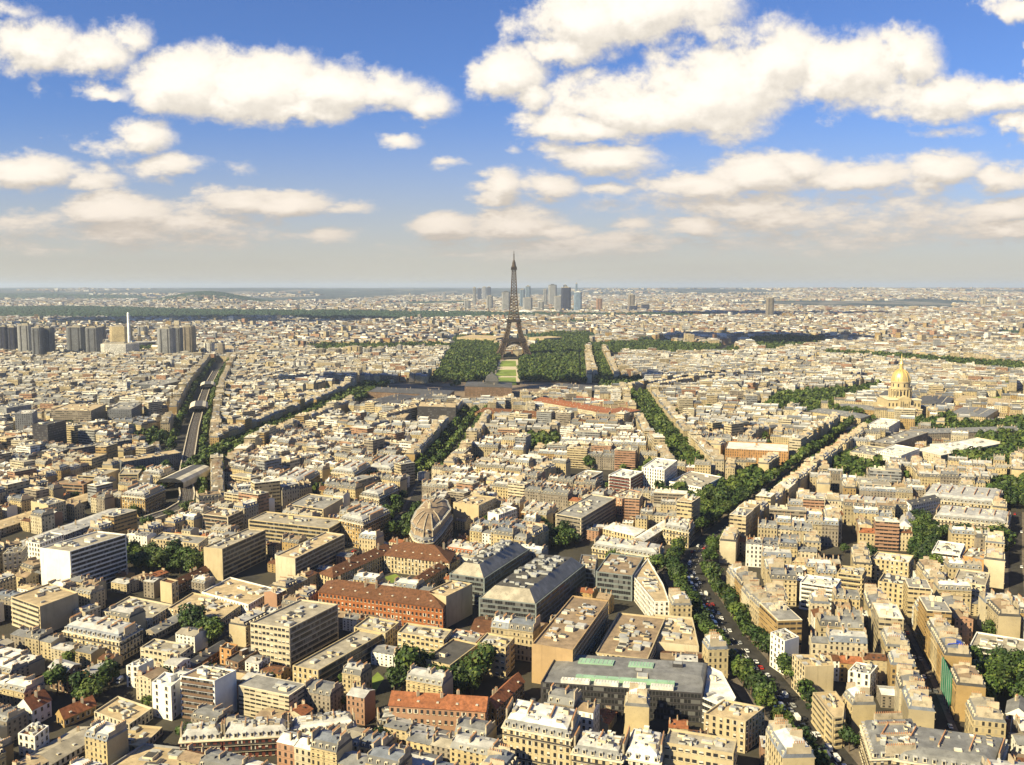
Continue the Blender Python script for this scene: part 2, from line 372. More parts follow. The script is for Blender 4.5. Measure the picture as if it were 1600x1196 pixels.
def ribbon(mb, pts, h0, h1, z, m=0, zb=None):
    a = miter(pts, h0); b = miter(pts, h1)
    for i in range(len(pts) - 1):
        mb.face([(b[i][0], b[i][1], z), (a[i][0], a[i][1], z), (a[i+1][0], a[i+1][1], z), (b[i+1][0], b[i+1][1], z)][::(1 if h0 < h1 else -1)], m)
        if zb is not None:
            for q in (a, b): mb.face([(q[i][0], q[i][1], zb), (q[i+1][0], q[i+1][1], zb), (q[i+1][0], q[i+1][1], z), (q[i][0], q[i][1], z)], m)
# ------------------------------------------------------------ ground, roads
ALLT = []        # (obj, label-look, category, world pos) of things to auto-label
LAND = []        # (short name, px, py)
gmb = MB()
ys = [-400, 300, 700, 1500, 3000, 6000, 12000, 25000, 70000]
for y0, y1 in zip(ys, ys[1:]):
    gmb.face([(-1.2 * max(y1, 900), y0, 0), (1.2 * max(y1, 900), y0, 0), (1.2 * max(y1, 900), y1, 0), (-1.2 * max(y1, 900), y1, 0)], 0)
struct('ground', gmb, [principled('ground_soil', (.036, .032, .024), .95, var=.35, vscale=.02)])

def W(pts): return [tuple(G(*p)[:2]) for p in pts]
STREETS = [  # name, photo points at street level, width m, tree rows, cars, frontage
 ('boulevard', [(1345,1260),(1262,1150),(1190,1062),(1130,990),(1092,930),(1074,896)], 36, 2, 84, 1),
 ('boulevard', [(1074,896),(1092,862),(1130,830),(1190,782),(1262,728),(1312,692),(1345,664)], 36, 2, 22, 1),
 ('street', [(1074,896),(1035,884),(985,905)], 14, 0, 8, 0),
 ('avenue', [(1085,745),(1050,705),(1016,655),(994,618)], 40, 4, 0, 1),
 ('avenue', [(948,600),(938,570),(927,542)], 34, 3, 0, 1),
 ('avenue', [(907,600),(907,570),(905,545)], 24, 2, 0, 1),
 ('avenue', [(1050,702),(1100,696),(1190,684)], 30, 3, 0, 1),
 ('avenue', [(745,645),(715,690),(690,725),(664,745)], 44, 3, 6, 1),
 ('avenue', [(592,603),(520,640),(440,675),(370,705),(318,742)], 50, 4, 0, 1),
 ('boulevard', [(346,566),(320,610),(305,655),(293,700),(289,742),(282,800),(225,818),(120,850)], 54, 1.5, 14, 1),
 ('street', [(1372,900),(1392,960),(1440,1060),(1500,1210)], 13, 0, 22, 1),
 ('street', [(1590,960),(1586,880),(1588,800)], 14, 0, 5, 1),
 ('street', [(-40,805),(90,772),(190,735),(262,712)], 14, 0, 0, 1),
 ('street', [(664,745),(560,762),(430,790),(300,806)], 20, 1, 6, 1),
 ('avenue', [(600,840),(640,800),(664,752)], 16, 0, 0, 0),
 ('street', [(600,845),(500,880),(410,930),(380,990)], 13, 0, 6, 0),
 ('street', [(740,990),(640,960),(500,935)], 10, 0, 0, 0),
 ('street', [(60,1195),(150,1120),(250,1010),(330,940),(400,900)], 11, 0, 5, 0),
 ('street', [(790,1196),(770,1140),(830,1085)], 11, 0, 3, 0),
 ('street', [(994,618),(1100,600),(1200,590)], 18, 0, 0, 1),
 ('street', [(560,602),(640,598),(700,606)], 20, 0, 0, 0),
 ('avenue', [(1345,664),(1360,650),(1390,640)], 20, 0, 0, 0),
 ('avenue', [(1120,552),(1160,530),(1200,515)], 40, 0, 0, 0),
]
SW = []
for (nm, pts, wd, tr, cars, fr) in STREETS:
    w = W(pts); SW.append(w)
    for q in strip_poly(w, wd / 2): rast(q, 2)
    mb = MB(); ribbon(mb, w, -wd / 2, wd / 2, .03); struct('road', mb, [ASPH])
    if wd >= 13 and w[0][1] < 1500:
        mb = MB(); sw_ = 2.4 if wd < 20 else 5.5
        for sg in (-1, 1): ribbon(mb, w, *sorted((sg * (wd / 2 + .6), sg * (wd / 2 - sw_))), .15, 0, .0)
        struct('pavement', mb, [PAVE])
    if wd >= 30 and w[0][1] < 1000:
        mb = MB()
        for off in (-3.4, 0.2, 3.6):
            for a, b in zip(w, w[1:]):
                L = math.dist(a, b); k = 0.0; d = ((b[0] - a[0]) / L, (b[1] - a[1]) / L); n = (-d[1], d[0])
                while k < L - 4:
                    c = (a[0] + d[0] * (k + 1.5) + n[0] * off, a[1] + d[1] * (k + 1.5) + n[1] * off)
                    mb.box(c[0], c[1], .035, 3, .22, .004, 0, math.atan2(d[1], d[0])); k += 8
        c = G(1085, 905)
        for i in range(12): mb.box(c.x - 12 + i * 1.6, c.y - 4, .035, .7, 4.5, .004, 0, .1)
        struct('road_marking', mb, [principled('road_paint', (.7, .68, .62), .8)])
ju = W([(1040,905),(1060,872),(1105,868),(1135,900),(1125,960),(1085,960)]); rast(ju, 2)
mb = MB(); mb.face([(x, y, .022) for x, y in ju]); struct('road', mb, [ASPH])

# ------------------------------------------------------------ hero buildings
def wmesh(w, h, name):
    mb = MB(); t = .10
    mb.face([(-w/2, -t, -h/2), (w/2, -t, -h/2), (w/2, -t, h/2), (-w/2, -t, h/2)], 0)
    for a, b in (((-w/2, -h/2), (w/2, -h/2)), ((w/2, -h/2), (w/2, h/2)), ((w/2, h/2), (-w/2, h/2)), ((-w/2, h/2), (-w/2, -h/2))):
        mb.face([(a[0], 0, a[1]), (b[0], 0, b[1]), (b[0], -t, b[1]), (a[0], -t, a[1])], 0)
    mb.box(0, -.18, -h/2 - .14, w + .3, .34, .13, 1)
    return mb.mesh(name, [GLASS2, TRIM])
WIN = {'n': wmesh(1.25, 1.9, 'window'), 'w': wmesh(1.9, 1.5, 'window'), 't': wmesh(1.2, 2.2, 'window'), 's': wmesh(1.0, 1.2, 'window')}
def wvar(w, h, name, k):
    mb = MB(); t = .10
    mb.box(0, -.03, -h/2, w, .14, h, 0)
    if k == 1: mb.box(0, -.13, -h/2 + h * .45, w * .96, .05, h * .53, 2)
    else:
        for s in (-1, 1): mb.box(s * w * .70, -.08, -h/2, w * .38, .12, h, 2)
    mb.box(0, -.2, -h/2 - .14, w + .3, .34, .13, 1)
    return mb.mesh(name, [GLASS2, TRIM, principled('shutter_white', (.5,.46,.38), .8)])
WINV = {k: [wvar(a, b, 'window', 1), wvar(a, b, 'window', 2)] for k, (a, b) in {'n': (1.25, 1.9), 'w': (1.9, 1.5), 't': (1.2, 2.2), 's': (1.0, 1.2)}.items()}
def facing(p, q):
    nx, ny = q[1] - p[1], -(q[0] - p[0]); mx, my = (p[0] + q[0]) / 2, (p[1] + q[1]) / 2
    return nx * (0 - mx) + ny * (0 - my) > 0
def bil(q, u, v):
    A, B, C, D = q
    return (A[0]*(1-u)*(1-v) + B[0]*u*(1-v) + C[0]*u*v + D[0]*(1-u)*v, A[1]*(1-u)*(1-v) + B[1]*u*(1-v) + C[1]*u*v + D[1]*(1-u)*v)
HN = [0]
def hero(name, cat, label, short, typ, wall, roof, A, B, C, fh, blank=(), win='n', fl=3.1, cl=13, base0=0.0, poly=None, band='dark', **kw):
    """roof corners in the photo: A left front, B right front, C right back; fh = pixels from B's roof corner down to the street"""
    rnd = random.Random(hash((A, B)) % 9999 if A else 1)
    if poly is None:
        h = height_at(B[0], B[1], B[1] + fh)
        a, b, c = P(*A, h), P(*B, h), P(*C, h); ab = (b - a); bc = (c - b)
        n = Vector((-ab.y, ab.x, 0)).normalized(); along = bc.dot(ab.normalized()); perp = bc.dot(n)
        lim = abs(perp) * .3; along = max(-lim, min(lim, along)); c = b + n * max(perp, 7) + ab.normalized() * along
        q = [tuple(a[:2]), tuple(b[:2]), tuple(c[:2]), tuple((a + c - b)[:2])]
    else:
        h = height_at(poly[0][0], poly[0][1], poly[0][1] + fh); q = [tuple(P(x, y, h)[:2]) for x, y in poly]
    cx = sum(p[0] for p in q) / len(q); cy = sum(p[1] for p in q) / len(q); far = cy > 1050
    o = thing(name, label, cat, (cx, cy, 0)); o['tmp'] = HN[0]; HN[0] += 1
    rast(inset(q, -2.5), 3)
    if cy < 1750:
        cl_ = min(34, h * 1.3) if not far else min(60, h * 2.4)
        for i in range(len(q)):
            p_, r_ = q[i], q[(i + 1) % len(q)]
            if facing(p_, r_):
                L_ = math.hypot(r_[0]-p_[0], r_[1]-p_[1]) or 1; nx, ny = (r_[1]-p_[1]) / L_ * cl_, -(r_[0]-p_[0]) / L_ * cl_
                lowrast([p_, (p_[0]+nx, p_[1]+ny), (r_[0]+nx, r_[1]+ny), r_])
    if short: LAND.append((short,) + proj((cx, cy, h)))
    q = [(x - cx, y - cy) for x, y in q]; qw = lambda p: (p[0] + cx, p[1] + cy)
    eave = h; rh = 0
    if typ == 'H': eave = h - 4.2
    if typ in 'GP': eave = h
    mb = MB(); wm = (wall_band(wall) if typ == 'F' else wall_fac(wall)) if far else wall_plain(wall)
    n = len(q); vis = []
    for i in range(n):
        p, r = q[i], q[(i + 1) % n]; f = facing(qw(p), qw(r))
        mb.wallq(p, r, 0, eave, 0, blind=(i in blank))
        if f and i not in blank: vis.append(i)
    if typ in 'FW':
        mb.face([(x, y, eave) for x, y in q]) if False else None
        qi = inset(q, .5)
        for i in range(n):
            j = (i + 1) % n
            mb.face([(q[i][0], q[i][1], eave), (q[j][0], q[j][1], eave), (qi[j][0], qi[j][1], eave), (qi[i][0], qi[i][1], eave)])
            mb.face([(qi[j][0], qi[j][1], eave), (qi[i][0], qi[i][1], eave), (qi[i][0], qi[i][1], eave - 1), (qi[j][0], qi[j][1], eave - 1)])
        link('wall', mb.mesh('wall', [wm]), o)
        rb = MB(); rb.face([(x, y, eave - .9) for x, y in inset(q, .45)]); rf = link('roof', rb.mesh('roof', [roofm(roof)]), o)
        if n == 4 or True:
            qq = q if n == 4 else [inset(q, 3)[i] for i in (0, 1, n // 2 + 1, n - 1)]
            Lx = math.dist(qq[0], qq[1]); Ly = math.dist(qq[1], qq[2]); ang = math.atan2(qq[1][1] - qq[0][1], qq[1][0] - qq[0][0])
            for k in range(cl):
                u, v = rnd.uniform(.14, .86), rnd.uniform(.12, .88); x, y = bil(qq, u, v)
                s1 = rnd.uniform(.8, min(5.5, Lx * .25)); s2 = rnd.uniform(.8, min(6, Ly * .22)); hh = rnd.uniform(.6, 3.0 if k < 2 else 1.4)
                b2 = MB(); b2.box(x, y, eave - .9, s1, s2, hh, 0, ang)
                b2.box(x, y, eave - .9 + hh, s1 * .86, s2 * .86, .18, 1, ang)
                link('roof_cabin' if hh > 1.4 else 'roof_vent', b2.mesh('roof_cabin', [rnd.choice([METAL, TRIM, wall_plain(wall)]), rnd.choice([METAL, roofm('lightzinc'), roofm('darkroof')])]), rf)
    elif typ == 'H':
        link('wall', mb.mesh('wall', [wm]), o)
        cb = MB(); cb.prism(inset(q, -.55), eave - .45, eave, 0, 0, True, True); link('cornice', cb.mesh('cornice', [TRIM]), o)
        rb = MB(); q1 = inset(q, .3); q2 = inset(q, 1.9); q3 = inset(q, min(5.5, .33 * min(math.dist(q[0], q[1]), math.dist(q[1], q[2]))))
        rb.frustum(q1, eave, q2, eave + 3.4, 0, top=False); rb.frustum(q2, eave + 3.4, q3, eave + 4.9, 1, 1)
        rf = link('roof', rb.mesh('roof', [roofm(roof), roofm(kw.get('roof2', 'lightzinc'))]), o)
        for i in range(n):
            p, r = q[i], q[(i + 1) % n]; L = math.dist(p, r)
            if not facing(qw(p), qw(r)) or L < 5 or far: continue
            ang = math.atan2(r[1] - p[1], r[0] - p[0]); m = int(L / 3.4); ed = ((r[0]-p[0])/L, (r[1]-p[1])/L); nr = (ed[1], -ed[0])
            for k in range(m):
                t = (k + .5) / m * L; x = p[0] + ed[0] * t - nr[0] * 1.2; y = p[1] + ed[1] * t - nr[1] * 1.2
                link('dormer', DORM, rf, (x, y, eave + .4), ang)
        if not far:
            xs_ = [p[0] for p in q2]; ys2 = [p[1] for p in q2]; a0 = math.atan2(q[1][1] - q[0][1], q[1][0] - q[0][0]); nb = 0
            for k in range(400):
                x, y = rnd.uniform(min(xs_), max(xs_)), rnd.uniform(min(ys2), max(ys2))
                if nb > 14 + len(q) * 3 or not pip(np.array([x]), np.array([y]), inset(q, 3.4))[0]: continue
                nb += 1; b2 = MB(); s1 = rnd.uniform(.8, 3.2); b2.box(x, y, eave + 3.3, s1, rnd.uniform(.8, 2.4), rnd.uniform(1.2, 3.0), 0, a0, 1); link('roof_hatch', b2.mesh('roof_hatch', [rnd.choice([METAL, TRIM, CHIM]), rnd.choice([METAL, roofm('whiteroof'), roofm('slate')])]), rf)
        step = 11
        for i in ((0, 2) if n == 4 else range(n)):
            p, r = q[i], q[(i + 1) % n]; L = math.dist(p, r); m = max(1, round(L / step))
            if n == 4 and i == 2: break
            for k in range(m + 1):
                u = min(.985, max(.015, k / m))
                if n == 4: x, y = bil(q, u, .5); dd = math.dist(q[1], q[2]) * .5; ang = math.atan2(q[2][1]-q[1][1], q[2][0]-q[1][0])
                else: x, y = q1[i][0] * (.75 - .12 * k), q1[i][1] * (.75 - .12 * k); dd = 5; ang = math.atan2(y, x)
                link('chimney', chimney(dd), rf, (x, y, eave + 2.5), ang)
    else:
        link('wall', mb.mesh('wall', [wm]), o)
        q0 = inset(q, -.5); L1 = math.dist(q0[0], q0[1]); L2 = math.dist(q0[1], q0[2]); w_ = min(L1, L2); rh = kw.get('rh', w_ * .26)
        if L1 < L2: q0 = q0[1:] + q0[:1]; L1, L2 = L2, L1
        e = (.5 * L2 / L1 if typ == 'P' else .0); m0 = bil(q0, e, .5); m1 = bil(q0, 1 - e, .5); ez = eave - .15
        z = lambda p, h_: (p[0], p[1], h_)
        rb = MB()
        rb.face([z(q0[0], ez), z(q0[1], ez), z(m1, ez + rh), z(m0, ez + rh)]); rb.face([z(q0[2], ez), z(q0[3], ez), z(m0, ez + rh), z(m1, ez + rh)])
        mm = 0 if typ == 'P' else 1
        rb.face([z(q0[1], ez), z(q0[2], ez), z(m1, ez + rh)], mm); rb.face([z(q0[3], ez), z(q0[0], ez), z(m0, ez + rh)], mm)
        rf = link('roof', rb.mesh('roof', [roofm(roof), wm]), o)
        for k in range(max(2, int(L1 / 14))):
            u = rnd.uniform(.12, .88); x, y = bil(q0, u, rnd.choice([.38, .62])); b2 = MB(); b2.box(x, y, ez + rh * .5, 1.3, .9, rh * .5 + 1.3, 0, .3); b2.box(x, y, ez + rh + 1.3, .9, .5, .5, 1, .3)
            link('chimney', b2.mesh('chimney', [CHIM, POT]), rf)
        for k in range(int(L1 / 9) if kw.get('sky', 1) else 0):
            u = (k + .5) / int(L1 / 9); sd = rnd.choice([0, 1]); a_, b_ = (q0[0], q0[1]) if facing(qw(q0[0]), qw(q0[1])) else (q0[3], q0[2])
            x = (a_[0]*(1-u)+b_[0]*u)*.6 + (m0[0]*(1-u)+m1[0]*u)*.4; y = (a_[1]*(1-u)+b_[1]*u)*.6 + (m0[1]*(1-u)+m1[1]*u)*.4
            b2 = MB(); b2.box(x, y, ez + rh * .38, 1.2, 1.2, .45, 0, math.atan2(b_[1]-a_[1], b_[0]-a_[0]), 1); link('skylight', b2.mesh('skylight', [TRIM, roofm('lightzinc')]), rf)
    # windows
    if not far:
        nf = max(1, round((eave - .6) / fl)); fh_ = eave / nf; cnt = 0; extra = []
        for i in sorted(vis, key=lambda i: -abs((qw(q[i])[0] - qw(q[(i+1) % n])[0]))):
            p, r = q[i], q[(i + 1) % n]; L = math.dist(p, r)
            if L < 3: continue
            ang = math.atan2(r[1] - p[1], r[0] - p[0]); ed = ((r[0]-p[0])/L, (r[1]-p[1])/L); nr = (ed[1], -ed[0])
            tt = kw.get('side', typ) if i != 0 else typ
            if tt == 'F':
                for f in range(nf):
                    zc = (f + .5) * fh_; b2 = MB(); e0, e1 = 1.0, L - 1.0
                    if L < 5: continue
                    a_ = (p[0] + ed[0] * e0 + nr[0] * .07, p[1] + ed[1] * e0 + nr[1] * .07); c_ = (p[0] + ed[0] * e1 + nr[0] * .07, p[1] + ed[1] * e1 + nr[1] * .07)
                    b2.face([(a_[0], a_[1], zc - fh_ * .31), (c_[0], c_[1], zc - fh_ * .31), (c_[0], c_[1], zc + fh_ * .31), (a_[0], a_[1], zc + fh_ * .31)], 0,
                            [(1 + f * 7, f * 3 + 1), (1 + f * 7 + e1, f * 3 + 1), (1 + f * 7 + e1, f * 3 + 2), (1 + f * 7, f * 3 + 2)])
                    # slab edge / balcony under each band
                    x_, y_ = (a_[0] + c_[0]) / 2, (a_[1] + c_[1]) / 2
                    b2.box(x_ + nr[0] * (.12 if not kw.get('balc') else .3), y_ + nr[1] * (.12 if not kw.get('balc') else .3), zc - fh_ * .44, L - 1.4, .3 if not kw.get('balc') else .7, .22 if not kw.get('balc') else 1.05, 1, ang)
                    link('window_band', b2.mesh('window_band', [GLASS, wall_plain(kw.get('trim', wall))]), o)
            else:
                pit = kw.get('pit', 2.7); m = max(1, int((L - 1) / pit))
                for f in range(nf):
                    for k in range(m):
                        if win == 'w' and k % 3 == 2 and kw.get('pairs'): continue
                        t = (k + .5) / m * L; loc = (p[0] + ed[0] * t, p[1] + ed[1] * t, (f + .5) * fh_ + .1)
                        if cnt < 96: z_ = rnd.random(); link('window', WIN[win] if z_ < .62 else WINV[win][0] if z_ < .86 or win == 'w' else WINV[win][1], o, loc, ang); cnt += 1
                        else: extra.append((loc, ang))
            if typ == 'H':
                for f in (1, nf - 1):
                    b2 = MB(); x_, y_ = (p[0] + r[0]) / 2 + nr[0] * .35, (p[1] + r[1]) / 2 + nr[1] * .35
                    b2.box(x_, y_, f * fh_ + .05, L - .6, .7, .18, 0, ang); b2.box(x_ + nr[0] * .33, y_ + nr[1] * .33, f * fh_ + .23, L - .6, .05, .8, 1, ang)
                    link('balcony', b2.mesh('balcony', [TRIM, BALC]), o)
        if extra:
            me = WIN[win]; M_ = Merge(); src = WA[win]
            for loc, ang in extra: M_.add(src, loc, ang, mats=[GLASS2, TRIM])
            tag(link('window', M_.mesh('window'), o), kind='stuff')
    return o, h, (cx, cy), q
def _wa(me):
    v = np.zeros(len(me.vertices) * 3, np.float32); me.vertices.foreach_get('co', v)
    l = np.zeros(len(me.loops), np.int32); me.loops.foreach_get('vertex_index', l)
    n = np.zeros(len(me.polygons), np.int32); me.polygons.foreach_get('loop_total', n)
    m = np.zeros(len(me.polygons), np.int32); me.polygons.foreach_get('material_index', m)
    uv = np.zeros(len(me.loops) * 2, np.float32); me.uv_layers[0].data.foreach_get('uv', uv)
    return dict(v=v.reshape(-1, 3), l=l, n=n, m=m, uv=uv.reshape(-1, 2))
WA = {k: _wa(m) for k, m in WIN.items()}
def dormer():
    mb = MB(); mb.box(0, 0, 0, 1.5, 1.7, 1.9, 0); mb.box(0, -.1, 1.9, 1.8, 2.0, .18, 2)
    mb.face([(-.5, -.9, .35), (.5, -.9, .35), (.5, -.9, 1.7), (-.5, -.9, 1.7)], 1); return mb.mesh('dormer', [TRIM, GLASS2, roofm('lightzinc')])
DORM = dormer(); _CH = {}
def chimney(L):
    L = max(2.5, round(L)); 
    if L not in _CH:
        mb = MB(); mb.box(0, 0, -1.5, L, .75, 4.6, 0)
        for k in range(int(L / .9)): mb.box(-L / 2 + .6 + k * .9, 0, 3.1, .34, .34, .8, 1)
        _CH[L] = mb.mesh('chimney', [CHIM, POT])
    return _CH[L]
AB, OB, HB, TB = 'apartment block', 'office building', 'apartment house', 'tower'
apt, off, hau = 'apartment_block', 'office_building', 'apartment_house'
# --- left side
hero(off, OB, 'long white slab office with blank white end wall and dark window bands', 'the white slab office', 'F', 'white', 'gravel', (62,856),(109,862),(197,835),70, blank=(0,), cl=14)
hero(apt, AB, 'white block with grey zinc roof directly behind the white slab office', None, 'W', 'white', 'greyroof', (40,846),(62,850),(96,834),42)
hero(apt, AB, 'narrow cream tower block at the left edge beside the white slab', None, 'W', 'ivory', 'greyroof', (4,866),(34,862),(44,852),46)
hero(apt, AB, 'cream seven-storey block with balconies below the white slab office', 'the cream balcony block', 'F', 'sand', 'beigeroof', (17,932),(62,948),(122,926),46, balc=1, side='W', blank=(1,), trim='ivory')
hero(hau, HB, 'ochre corner house with zinc roof left of the viaduct bend', 'the corner house by the viaduct bend', 'H', 'ochre', 'zinc', (190,768),(226,772),(252,757),38)
hero(hau, HB, 'cream corner house behind the one at the viaduct bend', None, 'H', 'cream', 'zinc', (222,735),(250,738),(262,728),28)
hero(apt, AB, 'boxy sand coloured block with thin floor bands left of the viaduct station', None, 'F', 'sand', 'gravel', (185,741),(216,741),(222,733),27, trim='sand', cl=3)
hero(apt, AB, 'cream block with a bare brown side wall near the viaduct', None, 'F', 'cream', 'gravel', (120,743),(157,745),(187,733),24, blank=(1,), trim='ivory')
hero(apt, AB, 'low rust and cream striped block left of the viaduct', None, 'F', 'rose', 'rust', (82,755),(130,758),(152,744),20, trim='cream')
hero(apt, AB, 'sand coloured block with a blank tall end wall at far left', None, 'W', 'sand', 'greyroof', (48,783),(75,790),(90,779),32, blank=(0,))
hero(off, OB, 'long low dark slab with a bright white end wall', 'the dark slab with a white end', 'F', 'grey', 'gravel', (106,699),(114,702),(188,681),24, blank=(0,), trim='grey')
hero(apt, AB, 'long grey slab running towards the elevated railway', None, 'W', 'grey', 'beigeroof', (182,716),(192,722),(262,697),24, blank=(0,))
t1 = hero('tower_block', TB, 'dark tower with pale vertical ribs at far left', 'the dark ribbed tower', 'W', 'dark', 'darkroof', (50,662),(74,664),(90,656),46, cl=5)
hero(apt, AB, 'lower dark ribbed block in front of the dark ribbed tower', None, 'W', 'dark', 'greyroof', (58,706),(90,708),(103,700),24)
hero('tower_block', TB, 'pale grey tower behind the dark ribbed tower', None, 'W', 'lgrey', 'whiteroof', (23,647),(50,646),(58,640),38)
hero(apt, AB, 'long greige slab right of the pale grey tower', 'the long greige slab', 'F', 'greige', 'beigeroof', (80,641),(142,642),(165,632),30, trim='greige')
hero(apt, AB, 'grey block joined to the right of the long greige slab', None, 'W', 'grey', 'greyroof', (168,640),(205,640),(222,630),27)
hero(apt, AB, 'grey block at the left edge beside the long greige slab', None, 'W', 'lgrey', 'greyroof', (-12,635),(10,638),(33,630),27)
hero(apt, AB, 'dark horizontal block with white left end beyond the long greige slab', None, 'F', 'grey', 'greyroof', (208,600),(253,602),(268,594),16, trim='grey')
hero('station_hall', 'hall', 'long low hall with pale ridged roof at far left', None, 'G', 'lgrey', 'lightzinc', (-30,868),(0,874),(196,800),12, rh=2.5, blank=(0,))
hero('station_hall', 'hall', 'long low hall with brown roof beside the pale roofed hall', None, 'G', 'greige', 'beigeroof', (-60,832),(-35,838),(150,775),12, rh=2, blank=(0,))
hero(apt, AB, 'sand coloured slab with a column of dark windows in its end wall', 'the sand slab right of the trees', 'F', 'sand', 'gravel', (318,855),(347,858),(415,828),50, side='F', blank=(0,), trim='cream')
hero(apt, AB, 'cream slab block with window column end, right of the similar one', 'the cream slab with brown bands', 'F', 'ivory', 'beigeroof', (430,868),(461,873),(538,835),46, trim='cream', blank=(0,))
hero('hospital_building', 'hospital', 'long cream banded building stretching behind the two slabs', 'the long cream banded building', 'F', 'cream', 'gravel', (388,812),(514,826),(538,812),36, trim='sand', cl=12)
hero(apt, AB, 'pale block with dark red glazed front and orange flat roof', 'the orange flat roofed block', 'F', 'ivory', 'rust', (315,803),(356,808),(380,797),34, trim='darkbrick')
hero(apt, AB, 'cream low apartment wings with stepped fronts above the trees', None, 'W', 'sand', 'greyroof', (236,842),(310,850),(318,838),26)
hero(apt, AB, 'stepped cream block with white balconies behind the long banded building', None, 'F', 'sand', 'greyroof', (451,788),(505,796),(533,778),30, balc=1, trim='ivory', blank=(1,))
hero(hau, HB, 'tall ochre corner house left of the dark tree cluster', 'the tall ochre corner house', 'H', 'ochre', 'zinc', (530,805),(567,813),(594,790),46)
hero(hau, HB, 'ochre house with many chimneys left of the little park', None, 'H', 'ochre', 'zinc', (426,748),(467,752),(500,734),32)
hero(hau, HB, 'cream house with tall windows near the star shaped square', None, 'H', 'cream', 'zinc', (517,732),(553,736),(575,721),34)
hero(hau, HB, 'wide cream house below the tree lined avenue', None, 'H', 'cream', 'zinc', (573,728),(612,731),(640,712),24)
hero(hau, HB, 'sand coloured house with blank gable beside the star shaped square', None, 'H', 'sand', 'slate', (562,768),(592,773),(617,757),34)
LASTH = hero('corner_house', HB, 'rounded wedge shaped stone house with a tan domed roof', 'the rounded wedge house', 'H', 'ochre', 'zinc', None, None, None, 36, roof2='zinc', poly=[(640,826),(646,836),(660,842),(676,840),(690,826),(707,803),(700,788),(684,782),(664,790),(648,808)])
DO, DH, DC, DQ = LASTH
cx_ = sum(p[0] for p in DQ) / len(DQ); cy_ = sum(p[1] for p in DQ) / len(DQ); mb = MB(); sc2 = lambda k: [(cx_ + (x - cx_) * k, cy_ + (y - cy_) * k) for x, y in DQ]
for (k0, z0), (k1, z1) in zip([(.93, -1.2), (.90, 3.4), (.80, 6.0), (.60, 8.2), (.32, 9.6)], [(.90, 3.4), (.80, 6.0), (.60, 8.2), (.32, 9.6), (.08, 10.2)]): mb.frustum(sc2(k0), DH + z0, sc2(k1), DH + z1)
dm_ = link('dome', mb.mesh('dome', [roofm('rust')]), DO)
for i, (x, y) in enumerate(sc2(.86)):
    mb = MB(); prev = None
    for k, z in ((.93, -.6), (.90, 3.6), (.80, 6.3), (.60, 8.5), (.32, 9.9)):
        p = (cx_ + (DQ[i][0] - cx_) * k, cy_ + (DQ[i][1] - cy_) * k, DH + z)
        if prev: mb.beam(prev, p, .7)
        prev = p
    link('rib', mb.mesh('rib', [CHIM]), dm_)
for i in range(len(DQ)):
    a, b = sc2(.9)[i], sc2(.9)[(i + 1) % len(DQ)]; L = math.dist(a, b)
    for k in range(int(L / 4)):
        t = (k + .5) / int(L / 4); link('dormer', DORM, dm_, (a[0] + (b[0]-a[0]) * t, a[1] + (b[1]-a[1]) * t, DH + 3.0), math.atan2(b[1]-a[1], b[0]-a[0]))
mb = MB(); mb.rev([(2.0, DH + 9.8), (1.8, DH + 13), (1.1, DH + 14.5), (0, DH + 16)], cx_, cy_, 10); link('lantern', mb.mesh('lantern', [CHIM]), DO)
hero('school_building', 'hall', 'brown church like hall with a square end tower', 'the brown hall', 'G', 'brown', 'browntile', (258,915),(268,918),(333,888),16, rh=3)
hero('annex', 'annex', 'square sand coloured end tower of the brown hall', None, 'W', 'sand', 'browntile', (250,908),(268,912),(278,907),32, blank=(0,), cl=0)
hero(off, OB, 'low wide pale hall with a skylit flat roof', None, 'W', 'white', 'beigeroof', (315,925),(388,945),(412,915),16, win='s')
hero('workshop', 'workshop', 'low white roofed workshop below the white slab office', None, 'W', 'ivory', 'gravel', (160,955),(230,970),(270,945),14)
hero('workshop', 'workshop', 'low cream workshop with stepped roofs right of the first', None, 'W', 'sand', 'beigeroof', (262,950),(345,968),(372,940),14)
hero('workshop', 'workshop', 'long low hall with a grey brown ridged roof by the dark trees', None, 'G', 'greige', 'greyroof', (228,985),(243,990),(305,952),12, rh=2)
hero('workshop', 'workshop', 'dark roofed low hall running below the dark trees', None, 'G', 'brown', 'slate', (288,1036),(302,1041),(352,1006),14, rh=2)
hero('workshop', 'workshop', 'dark brown low block left of the grid fronted office', None, 'W', 'brown', 'darkroof', (352,1030),(372,1036),(410,1012),22, cl=3)
hero('annex', 'annex', 'small orange brick tower left of the grid fronted office', None, 'W', 'orange', 'darkroof', (343,1012),(361,1016),(370,1007),26, cl=2)
# --- courtyard building with brown roofs, brick building, grey block
hero('courtyard_wing', 'wing', 'left wing of the courtyard building with brown tiled roof', 'the brown roofed courtyard', 'P', 'cream', 'browntile', (497,896),(520,903),(622,857),26, win='t')
hero('courtyard_wing', 'wing', 'back wing of the courtyard building with cream window front', None, 'P', 'sand', 'browntile', (600,868),(702,880),(712,862),26, win='t')
hero('courtyard_wing', 'wing', 'right wing of the courtyard building running to the grey block', None, 'P', 'cream', 'browntile', (638,908),(655,912),(718,872),22, win='t')
hero('brick_building', 'brick building', 'long orange brick building under a dark brown hipped roof', 'the orange brick building', 'P', 'brick', 'browntile', (497,925),(692,951),(700,932),38, win='n', fl=3.6)
hero(apt, 'block', 'beige block with a black shaded right wall beside the glass offices', 'the beige block', 'W', 'sand', 'beigeroof', (664,926),(697,932),(738,912),50, blank=(0,1), cl=10)
hero(apt, AB, 'white house with many windows and red roofed left end', None, 'H', 'white', 'tile', (695,853),(755,862),(768,850),20)
hero(apt, AB, 'cream block with huge blank wall behind the rounded wedge house', None, 'W', 'sand', 'beigeroof', (708,785),(748,790),(776,777),32, blank=(0,))
